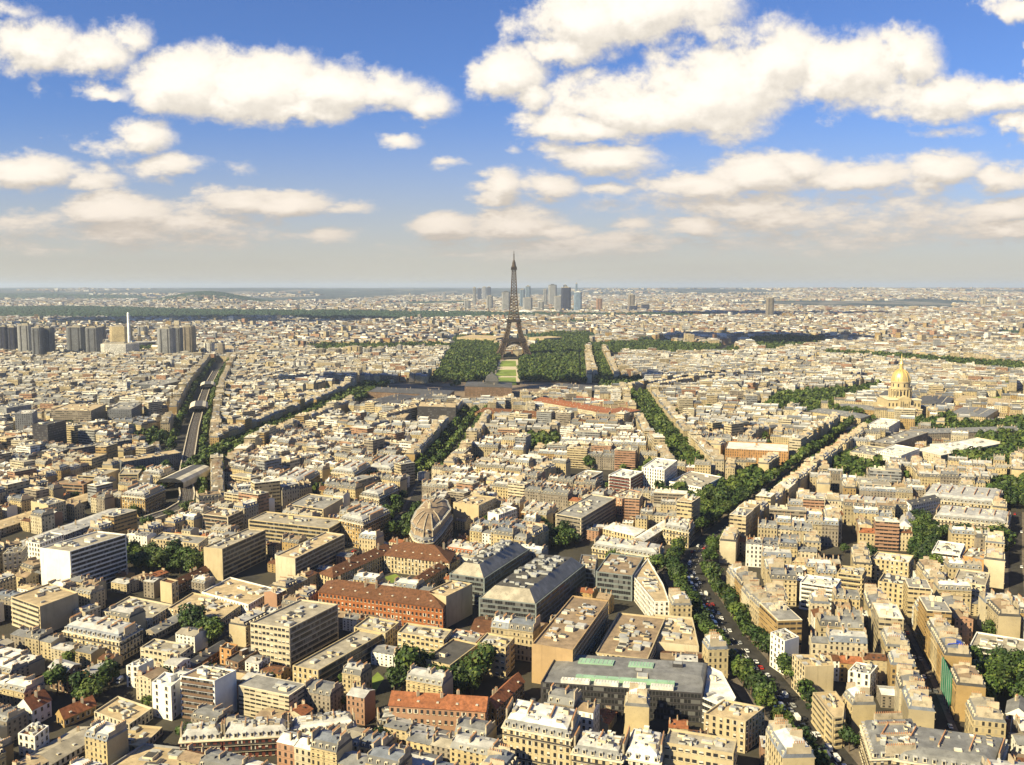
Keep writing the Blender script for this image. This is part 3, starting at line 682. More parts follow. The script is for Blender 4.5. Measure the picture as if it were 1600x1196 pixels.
hero(apt, AB, 'small white block right of the blank cream wall', None, 'W', 'white', 'whiteroof', (762,800),(779,805),(800,792),30, blank=(0,))
# glass offices
def glass_office(label, short, A, B, C, fh, rfh=6.5):
    o, h, (cx, cy), q = hero(off, OB, label, short, 'F', 'panel', 'darkroof', A, B, C, fh, trim='grey', cl=0)
    i0 = inset(q, 1.2); i1 = inset(q, 7.5)
    mb = MB()
    for i in range(4):
        j = (i + 1) % 4; mb.face([(i0[i][0], i0[i][1], h - .3), (i0[j][0], i0[j][1], h - .3), (i1[j][0], i1[j][1], h + rfh), (i1[i][0], i1[i][1], h + rfh)], 0 if i == 0 else 1)
    mb.face([(x, y, h + rfh) for x, y in i1], 2)
    rf = link('metal_roof', mb.mesh('metal_roof', [roofm('gravel'), roofm('zinc'), roofm('darkroof')]), o)
    i2 = inset(q, 9); rnd = random.Random(3); L = math.dist(i2[1], i2[2]); ang = math.atan2(i2[1][1]-i2[0][1], i2[1][0]-i2[0][0])
    for k in range(60):
        x, y = bil(i2, rnd.uniform(.03, .97), rnd.uniform(.02, .98)); b = MB(); b.box(x, y, h + rfh, rnd.uniform(1.2, 4.5), rnd.uniform(1.5, 5), rnd.uniform(.8, 2.4), 0, ang, 1)
        link('roof_machine', b.mesh('roof_machine', [METAL, rnd.choice([METAL, roofm('darkroof'), roofm('zinc')])]), rf)
    return o
glass_office('large glass office with a sloping grey metal roof full of machinery', 'the glass offices', (748,934), (838,944), (915,882), 40)
glass_office('narrower glass office with metal roof left behind the larger one', None, (702,896), (757,904), (828,858), 44)
hero('low_hall', 'hall', 'low hall with brown tiled roof below the glass offices', None, 'G', 'rose', 'browntile', (735,985),(822,998),(835,975),12, rh=3)
hero(off, OB, 'grey panelled office with slot windows near the crossroads', 'the grey panelled office', 'F', 'panel', 'rust', (931,893),(988,900),(1006,870),40, trim='panel')
hero(apt, AB, 'wedge block with white windowed left front beside the panelled office', None, 'W', 'white', 'beigeroof', None, None, None, 36, poly=[(989,900),(1022,940),(1046,940),(1036,912),(1012,872)])
hero('low_hall', 'hall', 'small low glass link between glass offices and panelled office', None, 'F', 'grey', 'rust', (903,888),(930,890),(934,868),28)
hero(apt, AB, 'dark grey balcony block with cream stair wall behind the glass offices', 'the dark balcony block', 'F', 'ivory', 'greyroof', (868,803),(908,810),(962,778),36, balc=1, trim='greige')
hero(hau, HB, 'bright orange plastered house left of the dark balcony block', None, 'H', 'orange', 'zinc', (815,793),(860,799),(872,787),24)
hero(apt, AB, 'white and dark striped block above the dark balcony block', None, 'F', 'white', 'gravel', (889,748),(916,751),(942,737),20)
hero('tower_block', TB, 'white tower block with dark right side and dark red balconies', 'the white tower block', 'F', 'white', 'whiteroof', (951,742),(985,747),(1004,737),34, trim='darkbrick', balc=1)
hero('tower_block', TB, 'white rounded tower block with vertical stripes right of the other white tower', None, 'W', 'white', 'whiteroof', (1003,730),(1038,735),(1048,718),40, win='t')
hero(apt, AB, 'pink and white slab in front of the white tower block', None, 'W', 'rose', 'gravel', (952,775),(972,780),(1000,768),26)
hero(off, OB, 'white grid fronted office with a flat grey roof', 'the white grid office', 'W', 'white', 'gravel', (1045,752),(1096,762),(1112,742),22, win='w', fl=4)
hero('school_building', 'school', 'cream school wing with shining white roof, left of the pair', 'the white roofed school', 'P', 'cream', 'whiteroof', (942,826),(992,838),(1002,826),20, rh=2, win='t')
hero('school_building', 'school', 'diagonal school wing with white roof and dark right wall', None, 'G', 'greige', 'whiteroof', (990,842),(1006,846),(1038,813),20, rh=2)
hero('school_building', 'school', 'tall cream school wing with grey roof beside the boulevard trees', None, 'H', 'cream', 'zinc', (1036,818),(1076,825),(1082,812),32)
hero('school_building', 'school', 'long cream building with dormers on a brown grey roof', 'the long cream dormer building', 'H', 'cream', 'zinc', (925,848),(1030,864),(1038,850),24)
hero('palace_hall', 'hall', 'orange cream hall with tall windows and a bright white roof', 'the white roofed hall', 'W', 'orange', 'whiteroof', (1133,701),(1232,706),(1232,694),24, win='t', fl=9, cl=2)
# --- long distance centre
hero('barracks', 'barracks', 'very long cream building with a red tiled roof', 'the long red roofed building', 'G', 'ivory', 'tile', (832,626),(958,648),(968,640),14, rh=4)
hero('barracks', 'barracks', 'short cream end wing of the long red roofed building', None, 'P', 'ivory', 'tile', (958,649),(1001,641),(996,632),16, rh=3)
hero('barracks', 'barracks', 'red roofed row behind the long cream front', None, 'G', 'rose', 'tile', (880,622),(985,636),(986,630),8, rh=4)
hero('barracks', 'barracks', 'long brown roofed wing in front of the red roofed building', None, 'P', 'ochre', 'browntile', (742,645),(880,655),(883,651),12)
hero(off, OB, 'tall slab with white left end and shaded dark front', 'the dark curved slabs', 'F', 'ivory', 'beigeroof', None, None, None, 24, poly=[(592,645),(604,647),(652,636),(648,631)], trim='grey')
hero(off, OB, 'dark slab with pale roof edge right of the white ended one', None, 'F', 'dark', 'beigeroof', (652,635),(712,637),(712,629),28, trim='dark')
hero(off, OB, 'grey brown cubic block in front of the dark slabs', None, 'W', 'greige', 'beigeroof', (594,652),(633,653),(640,646),20)
hero(off, OB, 'low green glass roofed block left of the dark slabs', None, 'F', 'panel', 'bluezinc', (538,651),(572,652),(578,644),11)
for (A_, B_, C_, lb) in (((572,612),(700,618),(705,610),'long dark roofed barracks wing left of the military school'),((565,628),(600,632),(612,615),'curved brown roofed wing at the avenue end'),
        ((640,622),(690,626),(700,618),'short brown roofed wing inside the barracks court'),((853,606),(936,612),(936,603),'dark roofed wing right of the military school'),((610,634),(660,630),(668,622),'brown roofed wing closing the barracks court')):
    hero('barracks', 'barracks', lb, None, 'P', 'brown', 'slate', A_, B_, C_, 10, rh=5, sky=0)
o, h, c, q = hero('military_school', 'school', 'dark stone military school with a square central dome', 'the domed military school', 'P', 'brown', 'slate', (726,604),(800,606),(800,598),16, rh=5, sky=0)
mb = MB(); s_ = 13
for z0, z1, a0, a1 in ((h - 2, h + 8, s_, s_), (h + 8, h + 16, s_ * 1.02, s_ * .8), (h + 16, h + 21, s_ * .8, s_ * .3), (h + 21, h + 25, 2.5, 2)):
    mb.frustum([(-a0, -a0), (a0, -a0), (a0, a0), (-a0, a0)], z0, [(-a1, -a1), (a1, -a1), (a1, a1), (-a1, a1)], z1)
link('dome', mb.mesh('dome', [roofm('slate')]), o, (6, -3, 0))
# --- right side
hero('school_building', 'school', 'long cream four storey building with dormers right of the tree clump', 'the long cream school', 'H', 'ivory', 'zinc', (1459,803),(1575,814),(1580,798),30, win='t')
hero(hau, HB, 'cream terrace with chimneys behind the long cream school', None, 'H', 'sand', 'zinc', (1440,773),(1560,784),(1568,764),26)
hero(off, OB, 'white house with blue grey solar panel roof', None, 'G', 'white', 'slate', (1408,785),(1424,790),(1462,755),22, rh=3)
hero('chapel', 'chapel', 'small white chapel with a dark arched front under trees', 'the white chapel', 'G', 'white', 'lightzinc', (1402,822),(1424,824),(1430,808),20, rh=5)
hero(hau, HB, 'long low white row with grey mansard roof beside the boulevard', 'the long white row', 'H', 'white', 'slate', (1250,777),(1418,790),(1424,780),18)
hero(apt, AB, 'white block striped with dark balcony bands', 'the white striped block', 'F', 'white', 'whiteroof', (1250,910),(1305,918),(1314,905),42, balc=1)
hero(apt, AB, 'cream banded block right of the white striped block', None, 'F', 'cream', 'gravel', (1308,895),(1347,900),(1354,888),38, balc=1)
hero(apt, AB, 'cream block with three roof windows left of the dark trees', None, 'W', 'cream', 'whiteroof', (1362,873),(1420,880),(1428,868),34)
hero(apt, AB, 'narrow sand block with a dark top storey', None, 'W', 'cream', 'slate', (1372,908),(1412,914),(1420,900),38)
hero(apt, AB, 'cream block with a regular grid of dark windows on the right', 'the cream grid block', 'W', 'ivory', 'gravel', (1489,908),(1540,915),(1547,895),38, win='w', pit=2.4)
hero(apt, AB, 'block with a bare ochre wall behind the cream grid block', None, 'W', 'orange', 'gravel', (1502,868),(1538,876),(1550,862),26, blank=(0,))
hero(apt, AB, 'stepped white block left of the bare ochre wall', None, 'F', 'white', 'whiteroof', (1456,862),(1500,868),(1508,850),30, balc=1)
hero(hau, HB, 'broad white public building below the golden dome', 'the white public building', 'W', 'white', 'whiteroof', (1368,705),(1408,712),(1432,700),24, win='t')
hero(hau, HB, 'cream curved corner building left of the white public building', None, 'W', 'ivory', 'greyroof', (1328,706),(1368,712),(1372,698),22)
hero(off, OB, 'long white slab right of the white public building', 'the long white slab near the dome', 'W', 'ivory', 'whiteroof', (1425,702),(1470,712),(1535,685),18)
hero(off, OB, 'white wing joined to the long white slab near the dome', None, 'W', 'white', 'whiteroof', (1484,704),(1533,700),(1530,688),20, blank=(0,))
# --- bottom left
hero(hau, HB, 'large yellow stone house with steep grey mansard and dormers', 'the yellow mansard house', 'H', 'cream', 'bluezinc', (98,975),(186,992),(222,972),44)
hero(apt, AB, 'low white house with big square windows right of the mansard house', None, 'W', 'ivory', 'gravel', (219,1012),(281,1023),(302,1008),30, win='w')
hero(apt, AB, 'slender bright white tower house with few windows', 'the slender white tower', 'W', 'white', 'whiteroof', (237,1066),(267,1073),(281,1055),54, win='n', pit=4.2, cl=3)
hero(apt, AB, 'tall block with brown balcony front and flat orange roof', 'the brown balcony block', 'F', 'white', 'rust', (281,1056),(335,1064),(369,1047),66, trim='brown', balc=1, blank=(1,))
hero(apt, AB, 'small white four storey house above the dark trees', None, 'W', 'white', 'whiteroof', (197,1040),(216,1042),(240,1030),34, blank=(1,))
hero('house', 'house', 'house with orange walls and pale grey roof above the trees', None, 'G', 'orange', 'lightzinc', (122,1050),(142,1054),(176,1040),26, rh=2)
hero('house', 'house', 'brown brick house with white chimneyed roof', None, 'G', 'brown', 'lightzinc', (76,1042),(104,1050),(126,1038),34, rh=2)
hero('house', 'house', 'gabled house with orange tiled roof and white end wall', 'the orange gabled house', 'G', 'white', 'tile', (27,1104),(50,1110),(80,1094),26, rh=5)
hero('house', 'house', 'low house with long orange tiled roof right of the gabled one', None, 'G', 'ochre', 'tile', (88,1116),(100,1124),(150,1102),14, rh=4)
hero('house', 'house', 'low building with wide flat beige roof and skylights', 'the flat beige roof', 'W', 'ivory', 'beigeroof', (147,1112),(202,1132),(238,1106),18)
hero('workshop', 'workshop', 'sawtooth fronted workshop with beige roof', None, 'W', 'sand', 'beigeroof', (140,1158),(222,1166),(254,1136),12)
hero('house', 'house', 'narrow white house with flat brown roof', None, 'W', 'white', 'browntile', (28,1146),(54,1151),(76,1134),34)
hero('workshop', 'workshop', 'long shed with wide pale grey roof at the bottom left', None, 'G', 'white', 'gravel', (24,1192),(60,1206),(156,1148),12, rh=2)
hero('workshop', 'workshop', 'broad shed with peach flat roof at the bottom edge', None, 'W', 'lgrey', 'beigeroof', (160,1204),(262,1216),(322,1172),18, blank=(1,))
hero(hau, HB, 'dark red brick terrace with zinc mansard roof, left of the two', 'the dark brick terrace', 'H', 'darkbrick', 'lightzinc', (280,1146),(346,1142),(350,1126),42)
hero(hau, HB, 'dark red brick terrace with black dormers, right of the two', None, 'H', 'darkbrick', 'lightzinc', (348,1142),(452,1136),(452,1118),44)
hero(hau, HB, 'brown fronted terrace with pale roof curving up to the orange roof', None, 'H', 'brown', 'whiteroof', (454,1136),(556,1124),(552,1106),38)
hero(hau, HB, 'dark roofed corner house beside the orange tiled building', None, 'H', 'brown', 'slate', (592,1122),(626,1118),(622,1104),30)
# --- bottom centre
hero(off, OB, 'tall grid fronted office with cream stair wall and banded side', 'the grid fronted office', 'W', 'ivory', 'gravel', (391,973),(452,982),(528,944),64, win='w', pit=2.3, side='F', trim='grey', cl=14)
hero('school_building', 'school', 'long cream wing with brown banded right side', 'the long banded wing', 'W', 'cream', 'gravel', (457,1040),(497,1048),(598,990),36, side='F', trim='brown', cl=10)
hero('school_building', 'school', 'cream block with cluttered roof behind the long banded wing', None, 'W', 'cream', 'gravel', (553,980),(602,990),(624,972),34)
hero('school_building', 'school', 'cream block with paired windows left of the middle wing', 'the paired window block', 'W', 'cream', 'gravel', (621,988),(693,1000),(706,984),40, win='w')
hero('school_building', 'school', 'projecting flat roofed cream wing among the green trees', None, 'W', 'cream', 'darkroof', (662,1030),(703,1040),(748,1006),36, blank=(0,), cl=1)
hero('school_building', 'school', 'pinkish centre block with white machinery on its roof', None, 'W', 'rose', 'greyroof', (696,998),(742,1006),(758,990),32)
hero('school_building', 'school', 'cream end block with paired windows right of the trees', None, 'W', 'cream', 'gravel', (746,1004),(790,1012),(804,996),48, win='w', pairs=1)
hero('tiled_building', 'apartment building', 'long pink building under a bright orange tiled roof', 'the orange tiled building', 'G', 'rose', 'tile', (608,1102),(758,1112),(764,1090),44, rh=4, win='n', fl=4)
hero('tiled_building', 'apartment building', 'orange tiled wing angled up towards the right', None, 'G', 'ochre', 'tile', (755,1100),(775,1108),(810,1062),30, rh=4)
hero(hau, HB, 'tall cream terrace with white balconies and cluttered white roof', 'the cream balcony terrace', 'H', 'sand', 'zinc', (785,1122),(892,1142),(906,1104),72, roof2='whiteroof')
hero(hau, HB, 'yellow house with grey roof at the bottom centre', None, 'H', 'sand', 'zinc', (893,1163),(972,1176),(984,1146),60)
hero(hau, HB, 'house with shining white sloped roof at the bottom centre', None, 'H', 'ivory', 'whiteroof', (974,1170),(1032,1180),(1040,1140),60, roof2='whiteroof')
hero(apt, AB, 'sand coloured modern block with wide windows at the bottom', 'the bottom modern block', 'W', 'sand', 'gravel', (1037,1160),(1146,1178),(1152,1155),60, win='w', fl=4)
hero(apt, AB, 'stepped cream block between the dark glass building and the boulevard', None, 'W', 'sand', 'beigeroof', (1100,1115),(1165,1128),(1195,1105),50)
hero(apt, AB, 'L shaped ochre block with rust roof terraces and white roof boxes', 'the ochre rust roofed block', 'W', 'tan', 'rust', (831,1006),(895,1016),(951,938),62, blank=(0,), cl=34)
hero(apt, AB, 'rust roofed cream block behind the dark glass building', None, 'W', 'sand', 'rust', (930,1020),(1012,1030),(1040,965),36, cl=34)
hero(apt, AB, 'cream block with a big blank pale wall left of the boulevard', None, 'W', 'ivory', 'beigeroof', (1024,1003),(1092,1010),(1082,965),30, blank=(0,), cl=26)
o, h, (cx, cy), q = hero('glass_building', OB, 'dark glass office with grey metal roof and green skylights', 'the dark glass building', 'F', 'dark', 'zinc', (845,1066),(1098,1084),(1106,1036),46, trim='zinc' if False else 'dark', cl=3)
ang = math.atan2(q[1][1] - q[0][1], q[1][0] - q[0][0]); GREEN = principled('green_glass', (.24,.38,.26), .25, var=.15)
for (u0, u1, v0, v1, m_, nm) in ((.17,.40,.66,.82,GREEN,'skylight'),(.50,.66,.66,.82,GREEN,'skylight'),(.20,.82,.20,.27,GREEN,'glass_canopy'),
        (.12,.30,.06,.15,roofm('whiteroof'),'roof_panel'),(.33,.48,.06,.15,roofm('whiteroof'),'roof_panel'),(.51,.65,.06,.15,roofm('whiteroof'),'roof_panel'),(.68,.82,.06,.15,roofm('whiteroof'),'roof_panel')):
    mb = MB(); mb.prism([bil(q, u0, v0), bil(q, u1, v0), bil(q, u1, v1), bil(q, u0, v1)], h - .9, h + 1.0); link(nm, mb.mesh(nm, [m_]), o)
    for k in range(8):
        mb = MB(); uu = u0 + (u1 - u0) * (k + .5) / 8; mb.prism([bil(q, uu, v0), bil(q, uu + .003, v0), bil(q, uu + .003, v1), bil(q, uu, v1)], h + 1.0, h + 1.12, blind=True)
        link('glazing_bar', mb.mesh('glazing_bar', [METAL]), o)
mb = MB(); mb.frustum([bil(q, -.0, .28), bil(q, 1, .28), bil(q, 1, 1), bil(q, 0, 1)], h - .85, [bil(q, .1, .55), bil(q, .97, .55), bil(q, .97, .97), bil(q, .1, .97)], h + .3); link('metal_roof', mb.mesh('metal_roof', [roofm('zinc')]), o)
hero('glass_building', OB, 'pointed white end of the dark glass building beside the boulevard', None, 'F', 'white', 'whiteroof', None, None, None, 40, poly=[(1094,1088),(1140,1108),(1150,1090),(1128,1050),(1106,1040)], trim='lgrey', cl=4)
# --- bottom right
hero(apt, AB, 'white block with dark red side wall beside the boulevard', 'the red walled block', 'W', 'white', 'slate', (1204,988),(1226,1002),(1244,992),54, blank=(1,))
hero(apt, AB, 'bright cream block with blank sand wall right of the boulevard', 'the blank sand wall block', 'W', 'sand', 'beigeroof', None, None, None, 52, poly=[(1238,1022),(1258,1042),(1303,1040),(1298,1024)], blank=(1,))
hero(apt, AB, 'banded corner block with rounded balconies at the boulevard corner', 'the banded corner block', 'F', 'sand', 'beigeroof', None, None, None, 46, poly=[(1270,1082),(1290,1108),(1302,1122),(1318,1120),(1320,1100),(1306,1080)], balc=1, trim='cream')
hero(hau, HB, 'big grey roofed house at the bottom right corner', 'the big grey roofed house', 'H', 'sand', 'zinc', (1365,1168),(1560,1196),(1585,1150),60, roof2='zinc')
hero(hau, HB, 'cream house with grey roof left of the big grey roofed house', None, 'H', 'sand', 'zinc', (1345,1120),(1362,1172),(1440,1140),60, roof2='zinc')
hero(apt, AB, 'white banded office right of the blue tarpaulin', 'the white banded office', 'F', 'white', 'gravel', (1515,1008),(1598,1022),(1606,1000),26)
hero(apt, AB, 'white house with six tall window columns below the sand block', None, 'W', 'white', 'greyroof', (1325,1048),(1360,1054),(1372,1040),40, win='t')
hero('house', 'house', 'white house with red tiled roof at the right edge', None, 'G', 'white', 'tile', (1520,1140),(1576,1146),(1582,1128),18, rh=4)
hero('house', 'house', 'white gabled house below the dark trees at far right', None, 'G', 'white', 'zinc', (1572,1115),(1610,1122),(1612,1102),30, rh=4)
# scaffold sheet & tarpaulin
sh = thing('scaffold_sheet', 'green scaffold sheeting hung on the long bright street front', 'scaffold sheet', (0, 0, 0))
SCAF = sh
# ------------------------------------------------------------ lattice tower
def lattice_tower():
    b = G(803, 560); s = 0.95; o = thing('lattice_tower', 'tall brown iron lattice tower standing in the tree lined park', 'tower', (b.x, b.y, 0), R(1.5))
    rast([(b.x - 55, b.y - 50), (b.x + 55, b.y - 50), (b.x + 55, b.y + 50), (b.x - 55, b.y + 50)], 3)
    LAND.append(('the lattice tower', 803, 540))
    iron = principled('iron', (.055,.038,.027), .7, var=.15)
    iron2 = principled('iron_dark', (.028,.02,.016), .7, var=.1)
    zs = [0, 30, 57, 85, 115, 150, 200, 276]; hw = [59, 44, 33, 23.5, 18, 12.5, 8.6, 5]; lw = [20, 16, 14, 10.5, 9, 9, 8, 5]
    f = lambda z, a: float(np.interp(z, zs, a))
    for sx in (-1, 1):
        for sy in (-1, 1):
            mb = MB(); lv = list(np.linspace(0, 57, 7)) + list(np.linspace(57, 115, 7))[1:]
            ring = lambda z: [(sx * (f(z, hw) - (f(z, lw) if i else 0)) * s, sy * (f(z, hw) - (f(z, lw) if j else 0)) * s, z * s) for i, j in ((0, 0), (1, 0), (1, 1), (0, 1))]
            for z0, z1 in zip(lv, lv[1:]):
                a, c = ring(z0), ring(z1)
                for k in range(4):
                    m = (k + 1) % 4; mb.beam(a[k], c[k], 2.6); mb.beam(a[k], c[m], 1.5); mb.beam(a[m], c[k], 1.5); mb.beam(c[k], c[m], 1.6)
            mb.box(sx * 46 * s, sy * 46 * s, 0, 27, 27, 5)
            link('leg', mb.mesh('leg', [iron]), o)
    for nm, z, w, h in (('lower_platform', 53, 38, 9), ('middle_platform', 112, 23.5, 8), ('top_platform', 272, 9.5, 8)):
        mb = MB(); w *= s; mb.prism([(-w, -w), (w, -w), (w, w), (-w, w)], z * s, (z + h * .35) * s, blind=True, bottom=True)
        mb.prism([(-w*.93, -w*.93), (w*.93, -w*.93), (w*.93, w*.93), (-w*.93, w*.93)], (z + h*.35) * s, (z + h) * s, blind=True); link(nm, mb.mesh(nm, [iron2]), o)
    for k in range(4):      # arches between the legs
        mb = MB(); c, sn = math.cos(k * math.pi / 2), math.sin(k * math.pi / 2); N = 14; y = -46
        T = lambda x, z: ((x * c - (y + z * .32) * sn) * s, (x * sn + (y + z * .32) * c) * s, z * s)
        for i in range(N):
            a0, a1 = math.pi * i / N, math.pi * (i + 1) / N; q = []
            for r in (36, 40.5): q.append([T(r * math.cos(a), 8 + r * 1.06 * math.sin(a)) for a in (a0, a1)])
            mb.beam(q[0][0], q[0][1], 2.6); mb.beam(q[1][0], q[1][1], 2.6); mb.beam(q[0][0], q[1][1], 1.3); mb.beam(q[0][1], q[1][1], 1.2)
        for x in range(-28, 29, 7): mb.beam(T(x, 8 + 40.5 * 1.06 * math.sqrt(max(0, 1 - (x / 40.5) ** 2))), T(x, 54), 1.3)
        link('arch', mb.mesh('arch', [iron]), o)
    mb = MB(); lv = list(115 + (276 - 115) * np.linspace(0, 1, 19) ** .93)
    for z0, z1 in zip(lv, lv[1:]):
        A_ = [(i * f(z0, hw) * s, j * f(z0, hw) * s, z0 * s) for i, j in ((-1,-1),(1,-1),(1,1),(-1,1))]; C_ = [(i * f(z1, hw) * s, j * f(z1, hw) * s, z1 * s) for i, j in ((-1,-1),(1,-1),(1,1),(-1,1))]
        for k in range(4):
            m = (k + 1) % 4; mb.beam(A_[k], C_[k], 2.7); mb.beam(A_[k], C_[m], 1.2); mb.beam(A_[m], C_[k], 1.2); mb.beam(C_[k], C_[m], 1.3)
            mb.beam([(A_[k][i] + A_[m][i]) / 2 for i in range(3)], [(C_[k][i] + C_[m][i]) / 2 for i in range(3)], 1.2)
    link('spire', mb.mesh('spire', [iron]), o)
    mb = MB(); mb.rev([(7.5, 266), (7.5, 272), (5.5, 276), (4.6, 284), (3, 289), (1.6, 292)], 0, 0, 10); mb.rev([(1.5, 290), (1.3, 306), (2.2, 307), (.9, 309), (.6, 318), (0, 319)], 0, 0, 6)
    mb.v = [(x, y, z * .985) for x, y, z in mb.v]
    link('antenna', mb.mesh('antenna', [iron]), o)
lattice_tower()

for pp in ([(556,600),(715,600),(715,634),(556,642)], [(700,598),(835,598),(840,630),(700,640)], [(835,598),(940,600),(940,618),(850,616)]):
    rast(W(pp), 4)
mb = MB(); mb.face([(x, y, .02) for x, y in W([(556,598),(940,598),(860,622),(840,640),(556,642)])]); struct('parade_ground', mb, [principled('parade_gravel', (.16,.12,.085), .95, var=.4, vscale=.03)])
# ------------------------------------------------------------ golden dome church
def domed_church():
    b = G(1405, 652); o = thing('domed_church', 'stone church with a gilded dome and lantern spire', 'church', (b.x, b.y, 0), R(-8))
    rast([(b.x - 34, b.y - 32), (b.x + 34, b.y - 32), (b.x + 40, b.y + 90), (b.x - 30, b.y + 90)], 3)
    LAND.append(('the golden dome', 1405, 640))
    st = wall_plain('cream'); gold = principled('gilding', (.62,.46,.19), .42, metal=.45, var=.2, vscale=1.5); lead = roofm('slate')
    mb = MB(); S_ = 27
    mb.prism([(-S_, -S_), (S_, -S_), (S_, S_), (-S_, S_)], 0, 16, blind=True); mb.prism([(-S_*.93, -S_*.93), (S_*.93, -S_*.93), (S_*.93, S_*.93), (-S_*.93, S_*.93)], 16, 31, blind=True)
    link('wall', mb.mesh('wall', [st]), o)
    mb = MB()
    for z in (15.4, 30.6):
        k = S_ + 1 if z < 20 else S_ * .93 + 1; mb.prism([(-k, -k), (k, -k), (k, k), (-k, k)], z, z + 1.2, blind=True, bottom=True)
    link('cornice', mb.mesh('cornice', [TRIM]), o)
    mb = MB(); mb.prism([(-9, -30.5), (9, -30.5), (9, -26.9), (-9, -26.9)], 0, 33, blind=True)
    mb.face([(-10, -30.8, 33), (10, -30.8, 33), (0, -30.8, 38)]); mb.face([(-10, -30.8, 33), (0, -30.8, 38), (0, -20, 38), (-10, -20, 33)]); mb.face([(10, -30.8, 33), (10, -20, 33), (0, -20, 38), (0, -30.8, 38)])
    pt = link('portico', mb.mesh('portico', [st]), o)
    for x in (-24, -18, -12, 12, 18, 24):
        for z in (7, 23): link('window', WIN['t'], o, (x * (.93 if z > 9 else 1), -S_ * (.93 if z > 9 else 1), z)).scale = (1.6, 1, 2.4)
    for x in (-7.5, -4.5, 4.5, 7.5):
        for z in (1, 17): mb = MB(); mb.rev([(.9, z), (.8, z + 13)], x, -31.6, 8); link('column', mb.mesh('column', [st]), pt)
    for x in (-4, 0, 4):
        for z in (7, 23): link('window', WIN['t'], pt, (x * .8, -30.6, z)).scale = (1.2, 1, 2.4)
    mb = MB(); mb.rev([(17.5, 30), (17.5, 33), (15.5, 33.1), (15.5, 46), (17, 46.1), (17, 48), (14.4, 48.1), (14.4, 57), (15.4, 57.1), (15.4, 59), (13.6, 59.1)], 0, 0, 40); dr = link('drum', mb.mesh('drum', [st]), o)
    for k in range(20):
        a = 2 * math.pi * k / 20
        mb = MB(); mb.rev([(.85, 33), (.75, 46)], 17 * math.cos(a), 17 * math.sin(a), 7); link('column', mb.mesh('column', [st]), dr)
        a += math.pi / 20; link('window', WIN['t'], dr, (15.4 * math.cos(a), 15.4 * math.sin(a), 39.5), a + math.pi / 2).scale = (1.6, 1, 3.6)
        if k % 2: link('window', WIN['t'], dr, (14.3 * math.cos(a), 14.3 * math.sin(a), 52.6), a + math.pi / 2).scale = (1.9, 1, 2.4)
    mb = MB(); mb.rev([(14.2 * math.cos(t), 59 + 19 * math.sin(t)) for t in np.linspace(0, 1.36, 12)], 0, 0, 48)
    dm = link('dome', mb.mesh('dome', [gold]), o)
    for k in range(12):
        a = 2 * math.pi * k / 12; mb = MB(); pts = [((14.4 * math.cos(t)) * math.cos(a), (14.4 * math.cos(t)) * math.sin(a), 59 + 19.2 * math.sin(t)) for t in np.linspace(0, 1.36, 9)]
        for p, q in zip(pts, pts[1:]): mb.beam(p, q, .9)
        link('rib', mb.mesh('rib', [gold]), dm)
    mb = MB(); mb.rev([(4.2, 77), (4.2, 79), (3, 79.1), (3, 86), (4, 86.2), (3.4, 87.5), (1.6, 91), (.5, 100), (0, 104)], 0, 0, 14); link('lantern', mb.mesh('lantern', [gold]), o)
    mb = MB(); mb.prism([(-14, S_), (14, S_), (14, 88), (-14, 88)], 0, 24, blind=True); mb.prism([(-22, S_ + 4), (22, S_ + 4), (22, 84), (-22, 84)], 0, 14, blind=True); link('nave', mb.mesh('nave', [st]), o)
    mb = MB(); a, c, d_ = (-15, 0), (15, 0), 0
    mb.face([(-15, S_, 24), (0, S_, 34), (0, 88, 34), (-15, 88, 24)]); mb.face([(15, S_, 24), (15, 88, 24), (0, 88, 34), (0, S_, 34)]); mb.face([(-15, 88, 24), (0, 88, 34), (15, 88, 24)]); link('nave_roof', mb.mesh('nave_roof', [lead]), o)
domed_church()
hero('hospital_wing', 'wing', 'long low wing with cream front left of the golden dome', None, 'P', 'cream', 'zinc', (1262,643),(1345,654),(1352,648),12, rh=5)
hero('hospital_wing', 'wing', 'low brown roofed wing touching the golden dome church on its left', None, 'P', 'ochre', 'zinc', (1300,636),(1372,642),(1376,637),10, rh=5)
hero('hospital_wing', 'wing', 'long shaded wing running right from below the golden dome', None, 'P', 'greige', 'zinc', (1420,672),(1432,678),(1580,655),14, rh=4)
hero('hospital_wing', 'wing', 'cream wing between two courts right of the golden dome', None, 'P', 'cream', 'zinc', (1480,648),(1540,652),(1560,640),12, rh=5)
hero('hospital_wing', 'wing', 'zinc roofed wing behind the courts right of the golden dome', None, 'P', 'greige', 'slate', (1430,630),(1480,634),(1490,622),12, rh=5)
hero('hospital_wing', 'wing', 'long cream roofed wing at the far right behind the golden dome', None, 'P', 'cream', 'beigeroof', (1490,626),(1595,636),(1600,626),10, rh=4)
hero(apt, AB, 'bright white block standing in front of the golden dome church', None, 'W', 'white', 'whiteroof', (1355,664),(1388,668),(1400,656),16)
hero(apt, AB, 'shaded slab with pale roof below the golden dome', None, 'F', 'greige', 'greyroof', (1360,690),(1396,694),(1450,676),18, trim='greige')
